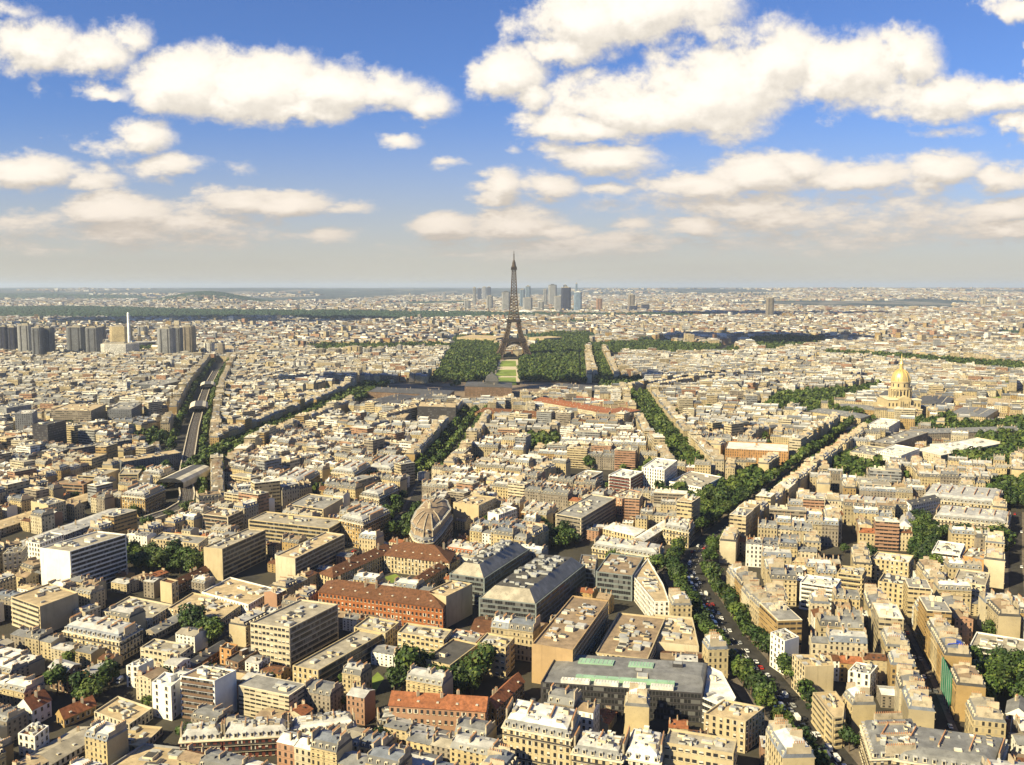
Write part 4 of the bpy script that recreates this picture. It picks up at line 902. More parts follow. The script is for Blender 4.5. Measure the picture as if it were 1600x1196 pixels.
# lawns and paths near the tower and dome
def patch(name, px, mat, z=.02):
    mb = MB(); w = W(px); mb.face([(x, y, z) for x, y in w]); rast(w, 4); return struct(name, mb, [mat])
PATHM = principled('gravel_path', (.42,.36,.26), .95)
patch('path', [(764,602),(781,562),(812,562),(812,602)], PATHM)
for i, (ya, yb) in enumerate(((564,573),(578,588),(590,601))):
    t0, t1 = (ya - 562) / 40, (yb - 562) / 40; patch('lawn', [(782-17*t1+2,yb),(782-17*t0+3,ya),(806,ya),(807,yb)], GRASS, .06)
patch('lawn', [(1250,658),(1330,654),(1365,664),(1320,672)], GRASS); patch('path', [(1255,664),(1300,659),(1345,667),(1322,672)], PATHM, .06)
patch('lawn', [(600,902),(618,897),(632,906),(610,912)], GRASS); patch('lawn', [(566,1075),(590,1050),(600,1060),(580,1092)], GRASS)
patch('lawn', [(645,775),(655,766),(668,768),(655,790)], GRASS)
patch('lawn', [(1540,622),(1600,616),(1600,628),(1560,630)], GRASS)

# ------------------------------------------------------------ towers, far
def tower(px0, px1, top, bot, wall, label, short=None, depth=None, kind='W', crown=None, roof='gravel', round_=False):
    g0, g1 = G(px0, bot), G(px1, bot); d = depth or abs(g1.x - g0.x) * .7; h = height_at((px0 + px1) / 2, top, bot); cx, cy = (g0.x + g1.x) / 2, g0.y + d / 2; w = (g1.x - g0.x)
    o = thing('tower_block', label, 'tower', (cx, cy, 0))
    rast([(cx - w/2 - 4, cy - d/2 - 4), (cx + w/2 + 4, cy - d/2 - 4), (cx + w/2 + 4, cy + d/2 + 4), (cx - w/2 - 4, cy + d/2 + 4)], 3)
    if round_: poly = [(w/2 * math.cos(a), d/2 * math.sin(a)) for a in np.linspace(0, 2 * math.pi, 17)[:-1]]
    else:
        k = w * .16; poly = [(-w/2, -d/2 + k*.6), (-w/2 + k, -d/2), (w/2 - k, -d/2), (w/2, -d/2 + k*.6), (w/2, d/2), (-w/2, d/2)]
    mb = MB(); mb.prism(poly, 0, h); link('wall', mb.mesh('wall', [wall_band(wall) if kind == 'F' else wall_fac(wall)]), o)
    rb = MB(); q = inset(poly, min(w, d) * .06); rb.prism(q, h, h + h * .02 + .5, blind=True); rb.box(0, 0, h + h * .02, w * .4, d * .4, h * .03 + 1.5)
    link('roof', rb.mesh('roof', [roofm(crown or roof)]), o)
    if kind == 'R' or w < 60:
        for x in ((-.22, .22) if w > 20 else ()):
            b2 = MB(); b2.box(x * w, -d/2 - .35, 0, w * .06, .7, h * .98); link('rib', b2.mesh('rib', [wall_plain('dark' if wall != 'dark' else 'grey')]), o)
    if short: LAND.append((short, (px0 + px1) / 2, (top + bot) / 2))
    return o
for a in [(0,12,511,556,'navy','dark navy tower at the left edge of the picture','the navy towers'),(13,26,512,556,'navy','dark navy tower second from the left edge'),
          (28,50,509,560,'lgrey','pale grey tower right of the two navy towers'),(50,66,513,563,'grey','grey shaded tower with a white roof hut'),(66,82,513,562,'grey','darker ribbed tower joined to the grey one'),
          (104,132,512,559,'grey','wide grey brown tower, left of the middle pair','the grey brown towers'),(134,155,513,560,'grey','grey brown tower with pale vertical ribs, right of the pair'),(152,163,511,540,'navy','dark tower peeking out behind the grey brown pair'),
          (171,200,511,545,'cream','cream lit tower above the striped white building','the cream tower'),(215,228,511,532,'lgrey','small pale tower behind the curved dark building'),
          (246,270,514,563,'lgrey','wide pale grey tower right of the curved dark building','the right hand grey towers'),(271,284,513,560,'grey','grey brown tower in the middle of the right group'),(285,303,511,558,'greige','grey brown tower at the right end of the group')]:
    tower(*a)
tower(156,205,538,562,'white','white building striped with dark bands under the cream tower', kind='F')
tower(268,320,553,566,'lgrey','long low grey slab beside the grey towers', depth=16)
tower(317,334,536,560,'white','faceted white tower near the end of the elevated railway', round_=True, kind='F')
tower(340,350,538,562,'greige','narrow grey tower right of the faceted white tower')
tower(352,394,552,566,'greige','low grey row with dark windows right of the faceted tower', depth=18)
mb = MB(); b = G(203, 558); h = height_at(203, 490, 558); mb.rev([(4.5, 0), (3.4, h), (2, h + 3), (0, h + 3)], 0, 0, 12)
tag(link('chimney_mast', mb.mesh('chimney_mast', [principled('mast_white', (.85,.83,.78), .7)]), None, (b.x, b.y, 0)), 'tall slender white chimney mast beside the cream tower', 'chimney')
o = thing('curved_building', 'curved dark blue building between the cream and grey towers', 'office building', tuple(G(226, 545))); mb = MB()
A_ = [(-38 + 76 * t, 14 * math.sin(t * 3.1) * -1) for t in np.linspace(0, 1, 9)]; poly = A_ + [(38, 28), (-38, 22)]; mb.prism(poly, 0, 22); link('wall', mb.mesh('wall', [wall_band('navy')]), o)
mb = MB(); mb.prism(inset(poly, 1), 22, 23.4, blind=True); link('roof', mb.mesh('roof', [roofm('lightzinc')]), o)
# mid-distance slabs
for a in [(418,441,547,561,'grey','dark grey slab left of the middle distance trees'),(493,508,546,562,'greige','left slab of a pale pair in the middle distance'),(512,532,546,562,'greige','right slab of a pale pair in the middle distance'),
          (543,565,542,560,'cream','bright cream block among middle distance slabs'),(567,580,546,561,'lgrey','first block of a pale grey row near the park'),(583,600,545,561,'lgrey','second block of a pale grey row near the park'),(603,618,546,561,'white','third block of a pale grey row near the park'),
          (620,628,540,560,'lgrey','slim tallest block ending the pale grey row'),(634,658,548,560,'white','white lit block just left of the park'),(416,432,566,583,'cream','cream cubic block at the middle left distance'),
          (452,460,566,582,'white','first of three narrow white slabs seen end on'),(463,468,566,582,'white','second of three narrow white slabs seen end on'),(471,476,566,582,'white','third of three narrow white slabs seen end on'),(490,530,568,584,'sand','broad sand coloured block below the slabs')]:
    tower(*a, depth=22)
# far business district
for a in [(739,744,450,480,'lgrey','slim pale tower at the left end of the far skyline','the far skyline towers'),(746,752,451,470,'navy','dark tower second in the far skyline'),(753,760,449,470,'lgrey','pale half of a far twin tower'),(761,767,449,470,'navy','dark half of a far twin tower'),
          (760,770,463,487,'lgrey','short round pale tower in front of the far twin tower'),(784,797,457,488,'lgrey','far tower with a flat dark cap left of the lattice tower',None,None,'W','darkroof'),
          (812,820,453,482,'bluegrey','blue grey tower just right of the lattice tower'),(821,829,448,480,'bluegrey','pointed blue grey tower right of the lattice tower'),(817,832,466,488,'lgrey','short broad tower below the pointed blue one'),
          (849,855,453,480,'lgrey','slim pale tower left of the dark capped far tower'),(857,870,446,478,'lgrey','broad far tower with dark cap right of the lattice tower',None,None,'W','darkroof'),(866,878,464,488,'lgrey','squat grey tower beside the dark blue one'),
          (877,892,450,487,'navy','darkest blue far tower, largest of the skyline'),(880,886,446,470,'navy','pointed top section behind the darkest far tower'),(897,909,457,488,'bluegrey','light blue tower with pale dome right of the dark one',None,None,'W','whiteroof'),
          (899,902,444,486,'bluegrey','thin spire tower behind the light blue one'),(932,941,467,486,'rose','reddish brown tower right of the far skyline'),(982,992,461,485,'greige','tall brown grey tower far right of the skyline'),
          (1003,1015,476,487,'navy','low dark blue block right of the brown grey tower'),(984,996,478,488,'navy','small dark block at the foot of the brown grey tower'),(970,980,478,487,'lgrey','pale block left of the brown grey tower'),
          (1198,1209,466,498,'greige','lone grey brown tower standing right of centre'),(9,12,470,478,'white','tiny white tower at the far left distance'),(1560,1566,464,478,'white','tiny white tower pair at the far right'),(1534,1542,468,478,'sand','tiny sand tower at the far right'),
          (692,697,458,470,'lgrey','small pale tower left of the far skyline'),(725,735,470,486,'lgrey','low pale far block left of the skyline'),(840,850,472,487,'lgrey','low pale far block between skyline groups')]:
    if a[4] == 'bluegrey': WALLC.setdefault('bluegrey', (.16,.22,.30))
    tower(*a)
o = thing('shell_hall', 'white shell roofed hall at the foot of the far skyline', 'hall', tuple(G(820, 492))); mb = MB()
mb.rev([(75, 0), (68, 16), (45, 30), (20, 36), (0, 38)], 0, 0, 9); link('shell_roof', mb.mesh('shell_roof', [roofm('whiteroof')]), o)
# palace wings by the river: two curved cream wings
for px0, px1, lb in ((714,775,'long curved cream wing left of the lattice tower'),(826,850,'cream wing right of the lattice tower')):
    hero('palace_wing', 'palace', lb, None, 'W', 'cream', 'beigeroof', (px0,527),(px1,529),(px1 + 2,525),9, cl=0)

# ------------------------------------------------------------ elevated railway
def viaduct():
    w = [tuple(P(x, y, 8)[:2]) for x, y in [(337,580),(322,608),(311,640),(303,668),(297,700),(292,728),(289,752),(293,772),(290,786),(270,798),(228,812)]]
    o = thing('rail_viaduct', 'elevated railway viaduct curving along the dark tree lined boulevard', 'viaduct', (w[-1][0], w[-1][1], 0)); L = (w[-1][0], w[-1][1]); LAND.append(('the railway viaduct', 290, 740))
    ww = [(x - L[0], y - L[1]) for x, y in w]
    mb = MB(); ribbon(mb, ww, -6, 6, 8, 0, 6.6); link('deck', mb.mesh('deck', [principled('rail_ballast', (.055,.045,.04), .95)]), o)
    for s in (-1, 1):
        mb = MB(); ribbon(mb, ww, *sorted((s * 6, s * 7.3)), 9.1, 0, 6.4); link('parapet', mb.mesh('parapet', [principled('parapet_stone', (.40,.35,.27), .85)]), o)
        for t in (1.1, 2.6):
            mb = MB(); ribbon(mb, ww, *sorted((s * t, s * (t + .12))), 8.2, 0, 8.0); link('rail', mb.mesh('rail', [METAL]), o)
    for a, b in zip(ww, ww[1:]):
        D = math.dist(a, b); n = max(1, int(D / 24))
        for k in range(n):
            t = (k + .5) / n; x, y = a[0] + (b[0]-a[0]) * t, a[1] + (b[1]-a[1]) * t; ang = math.atan2(b[1]-a[1], b[0]-a[0]); mb = MB(); mb.box(x, y, 0, 1.6, 7.5, 6.5, 0, ang); link('pier', mb.mesh('pier', [wall_plain('greige')]), o)
    for (x, y), ln, lb in (((289,752),72,'nearest raised station with pale curved roof on the viaduct'),((311,640),75,'second raised station roof along the viaduct'),((325,606),60,'farthest raised station roof on the viaduct')):
        c = P(x, y, 9); c2 = P(x + 2, y - 12, 9); ang = math.atan2(c2.y - c.y, c2.x - c.x) if y < 740 else R(86)
        st = thing('metro_station', lb, 'station', (c.x, c.y, 9.2), ang); mb = MB(); prof = [(-14, 0), (-14, 6), (-11, 8.5), (-6, 10), (6, 10), (11, 8.5), (14, 6), (14, 0)]
        mats_ = [0, 0, 0, 1, 0, 0, 0]
        for i, (p, q) in enumerate(zip(prof, prof[1:])): mb.face([(-ln/2, p[0], p[1]), (ln/2, p[0], p[1]), (ln/2, q[0], q[1]), (-ln/2, q[0], q[1])], mats_[i])
        link('station_roof', mb.mesh('station_roof', [principled('station_pale', (.5,.46,.37), .8), roofm('slate')]), st)
        for e in (-1, 1):
            mb = MB(); mb.face([(e * ln/2 * .99, p[0], p[1]) for p in prof[1:7]]); link('gable_wall', mb.mesh('gable_wall', [GLASS2]), st)
viaduct()
lowrast(W([(150,850),(215,795),(262,775),(282,700),(330,700),(330,790),(300,830),(240,850)]))
for w_ in (SW[8], SW[7]):
    for a_, b_ in zip(w_, w_[1:]):
        for q_ in strip_poly([(a_[0], a_[1] - 38), (b_[0], b_[1] - 38)], 16): lowrast(q_)

# ------------------------------------------------------------ trees
def crown_mb(rad, hgt, n, leaf, seed, sphere=False):
    r = random.Random(seed); mb = MB(); lobes = [(r.uniform(-.5,.5) * rad, r.uniform(-.5,.5) * rad, hgt * r.uniform(.45,.8), rad * r.uniform(.42,.72)) for _ in range(9)]
    for _ in range(n):
        lx, ly, lz, lr = r.choice(lobes); d = Vector((r.gauss(0, 1), r.gauss(0, 1), r.gauss(0, 1) * .85)).normalized(); k = lr * r.uniform(.65, 1.08)
        p = Vector((lx, ly, lz)) + d * k
        if p.z < hgt * .22: p.z = hgt * .22 + r.random()
        nrm = (d + Vector((r.uniform(-.7,.7), r.uniform(-.7,.7), r.uniform(-.2,.9)))).normalized(); t = nrm.orthogonal().normalized(); a = r.uniform(0, 6.28); u = t * math.cos(a) + nrm.cross(t) * math.sin(a); v = nrm.cross(u); s = leaf * r.uniform(.6, 1.3)
        m = 0 if r.random() < .35 else (1 if r.random() < .7 else 2)
        mb.face([p - u * s - v * s * .6, p + u * s - v * s * .7, p + u * s * .8 + v * s, p - u * s * .7 + v * s * .8], m)
    return mb
def trunk_mb(h, r0):
    mb = MB(); mb.rev([(r0, 0), (r0 * .7, h * .4), (r0 * .35, h * .75)], 0, 0, 6)
    for a in (0.4, 2.4, 4.4): mb.beam((0, 0, h * .33), (math.cos(a) * h * .22, math.sin(a) * h * .22, h * .62), r0 * .7)
    return mb
CV = [crown_mb(1.0 * 5.2, 13, 620, .62, i) for i in range(5)]; CA = [c.arrays() for c in CV]; PAL = [LEAF, [LEAF[0], LEAF[0], LEAF[1]], [LEAF[1], LEAF[1], LEAF[2]], [LEAF[1], LEAF[2], LEAF[2]], [LEAF[0], LEAF[1], LEAF[1]]]; CM = [mesh_from('crown', a, PAL[i]) for a in CA for i in range(5)]
TM = trunk_mb(13, .4).mesh('trunk', [BARK])
CFA = [crown_mb(5.2, 13, 95, 1.4, 50 + i).arrays() for i in range(6)]
TREES = []   # (x, y, scale, where)
def scatter(polypx, sp, where, sc0=1.0, jit=.35, prob=1.0, occ=True):
    w = W(polypx); xs = [p[0] for p in w]; ys_ = [p[1] for p in w]
    X, Y = np.meshgrid(np.arange(min(xs), max(xs), sp), np.arange(min(ys_), max(ys_), sp), indexing='ij'); X = X.ravel() + rng.uniform(-jit, jit, X.size) * sp; Y = Y.ravel() + rng.uniform(-jit, jit, Y.size) * sp
    m = pip(X, Y, w) & (rng.random(X.size) < prob)
    for x, y in zip(X[m], Y[m]):
        i, j = int((x - OX0) / OR), int((y - OY0) / OR)
        if 0 <= i < ONX and 0 <= j < ONY and OCC[i, j] in (2, 3, 4): continue
        TREES.append((x, y, sc0 * (rng.uniform(.6, 1.1) + (.45 if rng.random() < .22 else .12)), where))
    rast(w, 5) if False else None
    return w
PK = [([(668,608),(690,575),(706,545),(712,522),(772,522),(783,560),(768,602)],10.8,'in the park'),([(800,604),(812,565),(830,545),(852,522),(918,520),(925,538),(905,566),(900,600)],10.5,'in the park'),
 ([(588,846),(604,805),(640,772),(664,770),(654,800),(640,846)],9,'in the small square'),([(1078,872),(1088,830),(1068,795),(1110,762),(1180,748),(1200,762),(1150,812),(1112,846)],8.5,'beside the boulevard'),
 ([(1296,752),(1318,718),(1368,716),(1378,748),(1336,768)],9,'in the garden'),([(1500,1050),(1540,1035),(1610,1035),(1620,1112),(1515,1105)],8.5,'in the garden'),
 ([(1490,735),(1500,712),(1545,680),(1610,655),(1620,715),(1560,738)],9.5,'along the esplanade'),([(1430,690),(1480,678),(1520,672),(1480,690)],9,'along the esplanade'),([(1480,676),(1610,660),(1610,690),(1540,684)],9.5,'along the esplanade'),
 ([(1190,645),(1215,622),(1290,618),(1370,606),(1376,614),(1262,650)],10,'left of the golden dome'),([(1418,822),(1440,812),(1465,830),(1458,905),(1430,892)],8.5,'by the chapel'),
 ([(1465,840),(1580,850),(1590,880),(1500,856)],8.5,'by the school'),([(1540,795),(1550,758),(1610,762),(1610,800)],9,'at the right edge'),([(606,1092),(624,1050),(700,1070),(762,1048),(765,1090),(700,1092)],7.5,'between wings'),
 ([(200,868),(260,872),(318,892),(296,902),(205,896)],8.5,'in the yard'),([(290,962),(330,958),(346,985),(338,1012),(300,1004)],8,'by the workshops'),([(70,1075),(150,1062),(205,1085),(190,1112),(90,1100)],8.5,'among houses'),
 ([(838,850),(880,838),(905,852),(880,868)],8.5,'behind the glass offices'),([(690,860),(720,862),(720,880)],9,'by the courtyard'),([(936,870),(958,866),(960,888),(940,892)],8,'by the road'),([(1015,888),(1040,882),(1042,900),(1025,905)],8,'by the road'),
 ([(1000,735),(1030,740),(1080,770),(1070,790),(1010,770)],10,'below the avenue'),([(205,690),(235,680),(268,690),(240,712)],11,'near the railway'),([(820,690),(870,690),(868,712),(830,718)],10,'in a courtyard'),
 ([(920,540),(1000,536),(1150,544),(1160,556),(1040,558),(930,552)],14,'far right of the tower'),([(1370,556),(1620,575),(1620,592),(1500,578),(1370,566)],12,'along the river'),([(1150,532),(1290,526),(1295,540),(1200,556)],14,'far right of the tower'),
 ([(930,598),(1000,596),(1004,612),(940,612)],11,'at the avenue crossing'),([(1290,552),(1370,556),(1372,564),(1290,560)],14,'along the river'),([(1430,668),(1490,662),(1500,672),(1440,676)],9,'below the dome'),([(1300,648),(1345,646),(1345,652),(1310,656)],9,'below the dome'),
 ([(470,545),(500,542),(700,540),(706,548),(500,556)],14,'beyond the slabs'),([(207,542),(245,542),(245,556),(207,556)],11,'below the curved building'),([(700,606),(722,602),(722,620),(700,622)],11,'by the military school'),([(1180,520),(1240,505),(1260,508),(1200,530)],16,'far'),
 ([(1248,860),(1340,1000),(1330,1010),(1210,950)],40,'between houses'),([(100,960),(560,960),(640,1180),(0,1180)],34,'between houses'),([(1240,800),(1600,800),(1600,1190),(1300,1190)],42,'between houses'),([(640,720),(1000,720),(1000,860),(760,850)],36,'between houses'),([(20,600),(640,600),(560,840),(0,840)],60,'between houses'),([(1000,600),(1600,600),(1600,760),(1100,760)],60,'between houses')]
DEFER = PK[-6:] ; PK = PK[:-6]
for px, sp, wh in PK:
    w = scatter(px, sp, wh); rast(w, 5)
WH = {'boulevard': 'lining the boulevard', 'avenue': 'lining the avenue', 'street': 'on the street'}
for (nm, pts, wd, tr, cars, fr), w in zip(STREETS, SW):
    offs = {0: [], 1: [0], 1.5: [-wd/2 + 7, wd/2 - 7], 2: [-wd/2 + 4.2, wd/2 - 4.2], 3: [-wd/2 + 5, 0, wd/2 - 5], 4: [-wd/2 + 4, -wd/6, wd/6, wd/2 - 4]}[tr]
    if wd == 36 and tr == 2: offs = [-12.5, 12.5]
    for of in offs:
        for a, b in zip(w, w[1:]):
            L = math.dist(a, b); k = random.uniform(2, 6); d = ((b[0]-a[0])/L, (b[1]-a[1])/L); n = (-d[1], d[0])
            while k < L:
                if random.random() < (.93 if tr != 1.5 else .5): TREES.append((a[0] + d[0]*k + n[0]*of + random.uniform(-.8,.8), a[1] + d[1]*k + n[1]*of, random.uniform(.85, 1.2) * (1.02 if wd == 36 and tr == 2 else 1), WH[nm]))
                k += random.uniform(7.0, 9.5)
            if w[0][1] < 1100 and of in (offs[0], offs[-1]) and wd == 36:
                pass
# ------------------------------------------------------------ generic buildings
def variant(style, w, d, h, seed, lo=False):
    """list of (part name, MB, parent index or None, slot kinds)"""
    r = random.Random(seed); out = []; q = [(-w/2, -d/2), (w/2, -d/2), (w/2, d/2), (-w/2, d/2)]
    mb = MB(); e = h - (3.6 if style == 'haus' else 0)
    for i in range(4): mb.wallq(q[i], q[(i+1) % 4], 0, e, 0, blind=(i in (1, 3) and style != 'modern' and seed % 2 == 0))
    rb = MB()
    if style == 'haus':
        out.append(('wall', mb, None)); q2 = [(-w/2 + (.05), -d/2 + 1.5), (w/2 - .05, -d/2 + 1.5), (w/2 - .05, d/2 - 1.5), (-w/2 + .05, d/2 - 1.5)]
        rb.frustum([(x*1.0, y*1.03) for x, y in q], e, q2, e + 3.0, 0, top=False)
        rd = [(-w/2 + .06, -.05), (w/2 - .06, -.05), (w/2 - .06, .05), (-w/2 + .06, .05)]; rb.frustum(q2, e + 3.0, rd, e + 4.3, 1, 1)
        out.append(('roof', rb, None))
        if not lo:
            cb = MB(); cb.box(0, -d/2 - .25, e - .5, w - .04, .5, .4, 0); cb.box(0, -d/2 - .12, .3, .3, .24, e - .8, 0); cb.box(0, -d/2 - .3, e * .2, w - .1, .6, .2, 0); cb.box(0, -d/2 - .25, e - 3.4, w - .1, .5, .16, 0); out.append(('cornice', cb, None))
        for s in ((-1, 1, .2) if not lo else (-1, 1)):
            c = MB(); L = d * r.uniform(.3, .6); y = r.choice([-.18, .18, 0]) * d; c.box(s * (w/2 - .35), y, e + 1.2, .62, L, 4.4 + r.uniform(-.4, .8), 0)
            if not lo:
                for k in range(int(L / .95)): c.box(s * (w/2 - .35), y - L/2 + .5 + k * .95, e + 5.5, .34, .34, .9, 1)
            if s in (-1, 1): c.box(s * (w/2 - .2), 0, e + 1.5, .36, d * .78, 2.5, 0)
            out.append(('chimney', c, 1))
        if not lo:
            for sd in (-1, 1):
                m = int(w / 3.2)
                for k in range(m):
                    if r.random() < .12: continue
                    c = MB(); x = -w/2 + (k + .5) * w / m; c.box(x, sd * (d/2 - .9), e + .35, 1.35, 1.5, 1.75, 0); c.face([(x - .45, sd * (d/2 - .13), e + .6), (x + .45, sd * (d/2 - .13), e + .6), (x + .45, sd * (d/2 - .13), e + 1.9), (x - .45, sd * (d/2 - .13), e + 1.9)][::sd], 2)
                    out.append(('dormer', c, 1))
            for k in range(r.randint(1, 4)):
                c = MB(); s1 = r.uniform(.8, 3); c.box(r.uniform(-.35, .35) * w, r.uniform(-.25, .25) * d, e + 3.0, s1, r.uniform(.8, 2.2), r.uniform(1.1, 2.6), 3); out.append(('roof_hatch', c, 1))
    elif style in ('plaster', 'tile'):
        out.append(('wall', mb, None)); rh = d * (.18 if style == 'plaster' else .28); o_ = .35
        rb.face([(-w/2 - o_*.1, -d/2 - o_, e - .1), (w/2 + o_*.1, -d/2 - o_, e - .1), (w/2 + o_*.1, 0, e + rh), (-w/2 - o_*.1, 0, e + rh)], 0)
        rb.face([(w/2 + o_*.1, d/2 + o_, e - .1), (-w/2 - o_*.1, d/2 + o_, e - .1), (-w/2 - o_*.1, 0, e + rh), (w/2 + o_*.1, 0, e + rh)], 0 if style == 'tile' else 1)
        for s in (-1, 1): mb.face([(s * w/2, -d/2, e), (s * w/2, d/2, e), (s * w/2, 0, e + rh - .1)][::s], 0)
        out.append(('roof', rb, None))
        for k in range(2 if lo else 3):
            c = MB(); x = r.choice([-1, 1]) * (w/2 - .5) if k < 2 else r.uniform(-.3, .3) * w; y = r.uniform(-.3, .3) * d; L = r.uniform(1.2, 3); c.box(x, y, e + .3, .6, L, rh + 1.6, 0)
            if not lo:
                for j in range(int(L / .8)): c.box(x, y - L/2 + .4 + j * .8, e + rh + 1.9, .3, .3, .7, 1)
            out.append(('chimney', c, 1))
        if not lo:
            for k in range(r.randint(1, 4)):
                c = MB(); x = r.uniform(-.38, .38) * w; y0 = -d * r.uniform(.12, .36); z = e + rh * (1 - abs(y0) / (d/2)); c.box(x, y0, z - .1, 1.0, 1.2, .5, 2); out.append(('skylight', c, 1))
    else:
        out.append(('wall', mb, None)); rb.prism(inset(q, -.15), e, e + .35, 3, 3, blind=True, bottom=True); rb.face([(x, y, e + .37) for x, y in inset(q, .5)], 0); out.append(('roof', rb, None))
        for k in range(2 if lo else 6):
            c = MB(); c.box(r.uniform(-.4, .4) * w, r.uniform(-.3, .3) * d, e + .37, r.uniform(1, 5), r.uniform(1, 3.5), r.uniform(.6, 2.8), r.choice([3, 4])); out.append(('roof_cabin', c, 1))
        if not lo:
            for f in range(1, int(e / 3.0)):
                c = MB(); c.box(0, -d/2 - .45, f * 3.0 - .1, w * .94, .9, .18, 3); c.box(0, -d/2 - .88, f * 3.0 + .08, w * .94, .05, .75, 3); out.append(('balcony', c, None))
    return out
def slots(style, wall, roof, roof2):
    """materials for (wall, ...) by part"""
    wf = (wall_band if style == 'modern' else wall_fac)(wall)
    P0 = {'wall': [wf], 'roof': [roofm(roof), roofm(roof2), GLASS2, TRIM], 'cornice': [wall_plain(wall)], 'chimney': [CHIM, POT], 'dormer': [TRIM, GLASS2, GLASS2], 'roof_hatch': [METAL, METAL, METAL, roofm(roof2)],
          'skylight': [METAL, METAL, GLASS2], 'roof_cabin': [METAL, METAL, METAL, TRIM, METAL], 'balcony': [wall_plain(wall)] * 4}
    return P0
NEARV = {}; FULL = {'haus': [(11,11,20),(13,12,21),(15,12,20.5),(17,13,22),(20,12,21)], 'plaster': [(10,10,15),(12,10,17),(14,11,14),(9,10,16)], 'tile': [(9,9,11),(12,10,13),(14,9,9)], 'modern': [(18,13,24),(24,13,27),(30,14,22)]}
VAR = {}
for st_, L in FULL.items():
    for i, (w, d, h) in enumerate(L):
        for s in range(2):
            V_ = variant(st_, w, d, h, i * 17 + s * 5 + len(st_)); VAR[(st_, i, s)] = dict(w=w, d=d, h=h, parts=V_, full=[(n, m.arrays(), p) for n, m, p in V_], lo=[(n, m.arrays(), p) for n, m, p in variant(st_, w, d, h, i, True)], me=None)
DEF = {'wall': 1, 'roof': 5, 'cornice': 1, 'chimney': 2, 'dormer': 3, 'roof_hatch': 4, 'skylight': 3, 'roof_cabin': 5, 'balcony': 4}
GEN = []
WSETS = {'haus': ['cream','cream','ivory','sand','cream','greige','stone','ochre','ivory'], 'plaster': ['ivory','white','cream','white','sand','rose','greige'], 'tile': ['ivory','cream','sand','ochre'], 'modern': ['white','ivory','greige','sand','rose','lgrey']}
RSETS = {'haus': [('zinc','lightzinc'),('zinc','zinc'),('slate','zinc'),('bluezinc','lightzinc'),('zinc','gravel'),('slate','lightzinc'),('bluezinc','whiteroof'),('slate','bluezinc'),('slate','rust'),('zinc','whiteroof')], 'plaster': [('lightzinc','zinc'),('zinc','lightzinc'),('whiteroof','lightzinc'),('rust','beigeroof'),('zinc','gravel'),('browntile','rust')], 'tile': [('tile','tile'),('browntile','browntile'),('rust','rust'),('tile','tile')], 'modern': [('gravel','gravel'),('greyroof','greyroof'),('whiteroof','whiteroof'),('beigeroof','rust')]}
def inframe(x, y, m=140):
    if y < 330: return False
    px, py = proj((x, y, 10)); return -m < px < 1600 + m and py < 1320
def pick(r, mix):
    k = r.random(); style = 'haus' if k < mix[0] else 'plaster' if k < mix[0] + mix[1] else 'tile' if k < mix[0] + mix[1] + mix[2] else 'modern'
    return style, VAR[(style, r.randrange(len(FULL[style])), r.randrange(2))]
def place(x, y, ang, sv, zmul=1.0, r=random):
    style, V = sv
    if islow(x, y):
        if r.random() < .06: return V['w']
        if style in ('haus', 'modern'): style = 'plaster' if r.random() < .7 else 'tile'; V = VAR[(style, r.randrange(len(FULL[style])), 0)]
        zmul = .52
    w, d = V['w'], V['d']; sx = 1.0
    c, s = math.cos(ang), math.sin(ang); k = .44
    poly = [(x + (a * w) * c - (b * d) * s, y + (a * w) * s + (b * d) * c) for a, b in ((-k,-k),(k,-k),(k,k),(-k,k))]
    if not inframe(x, y) or rast(poly, test=True): return w
    rast(poly, 1)
    wl = r.choice(WSETS[style]); rf = r.choice(RSETS[style])
    if style == 'haus' and r.random() < .6: wl, rf = BIAS
    GEN.append(dict(x=x, y=y, a=ang, st=style, V=V, z=zmul * (r.uniform(.92, 1.07) if y < 650 else r.uniform(.96, 1.03)), wall=wl, roof=rf)); return w
# row houses along streets
rr = random.Random(5)
for (nm, pts, wd, tr, cars, fr), w in zip(STREETS, SW):
    if not fr: continue
    for sg in (-1, 1):
        for a, b in zip(w, w[1:]):
            L = math.dist(a, b); d = ((b[0]-a[0])/L, (b[1]-a[1])/L); n = (-d[1] * sg, d[0] * sg); k = 2.0
            while k < L + 3:
                i = rr.randrange(5); ww, dd, hh = FULL['haus'][i]; st = 'haus' if rr.random() < .85 else 'modern'
                if st == 'modern': i = rr.randrange(3); ww, dd, hh = FULL['modern'][i]
                V = VAR[(st, i, rr.randrange(2))]; off = wd / 2 + dd / 2 + 1.0; x = a[0] + d[0] * (k + ww/2) + n[0] * off; y = a[1] + d[1] * (k + ww/2) + n[1] * off
                ang = math.atan2(-n[0] * -1, -n[1]) if False else math.atan2(n[1], n[0]) - math.pi / 2
                c, s = math.cos(ang), math.sin(ang); q = [(x + (e * ww) * c - (f * dd) * s, y + (e * ww) * s + (f * dd) * c) for e, f in ((-.45,-.45),(.45,-.45),(.45,.45),(-.45,.45))]
                if inframe(x, y) and y < 3000 and not islow(x, y) and not rast(q, test=True):
                    rast(q, 1); GEN.append(dict(x=x, y=y, a=ang, st=st, V=V, z=rr.uniform(.95, 1.12), wall=rr.choice(['cream','sand','ivory','cream','stone','ochre']), roof=rr.choice(RSETS[st])))
                k += ww
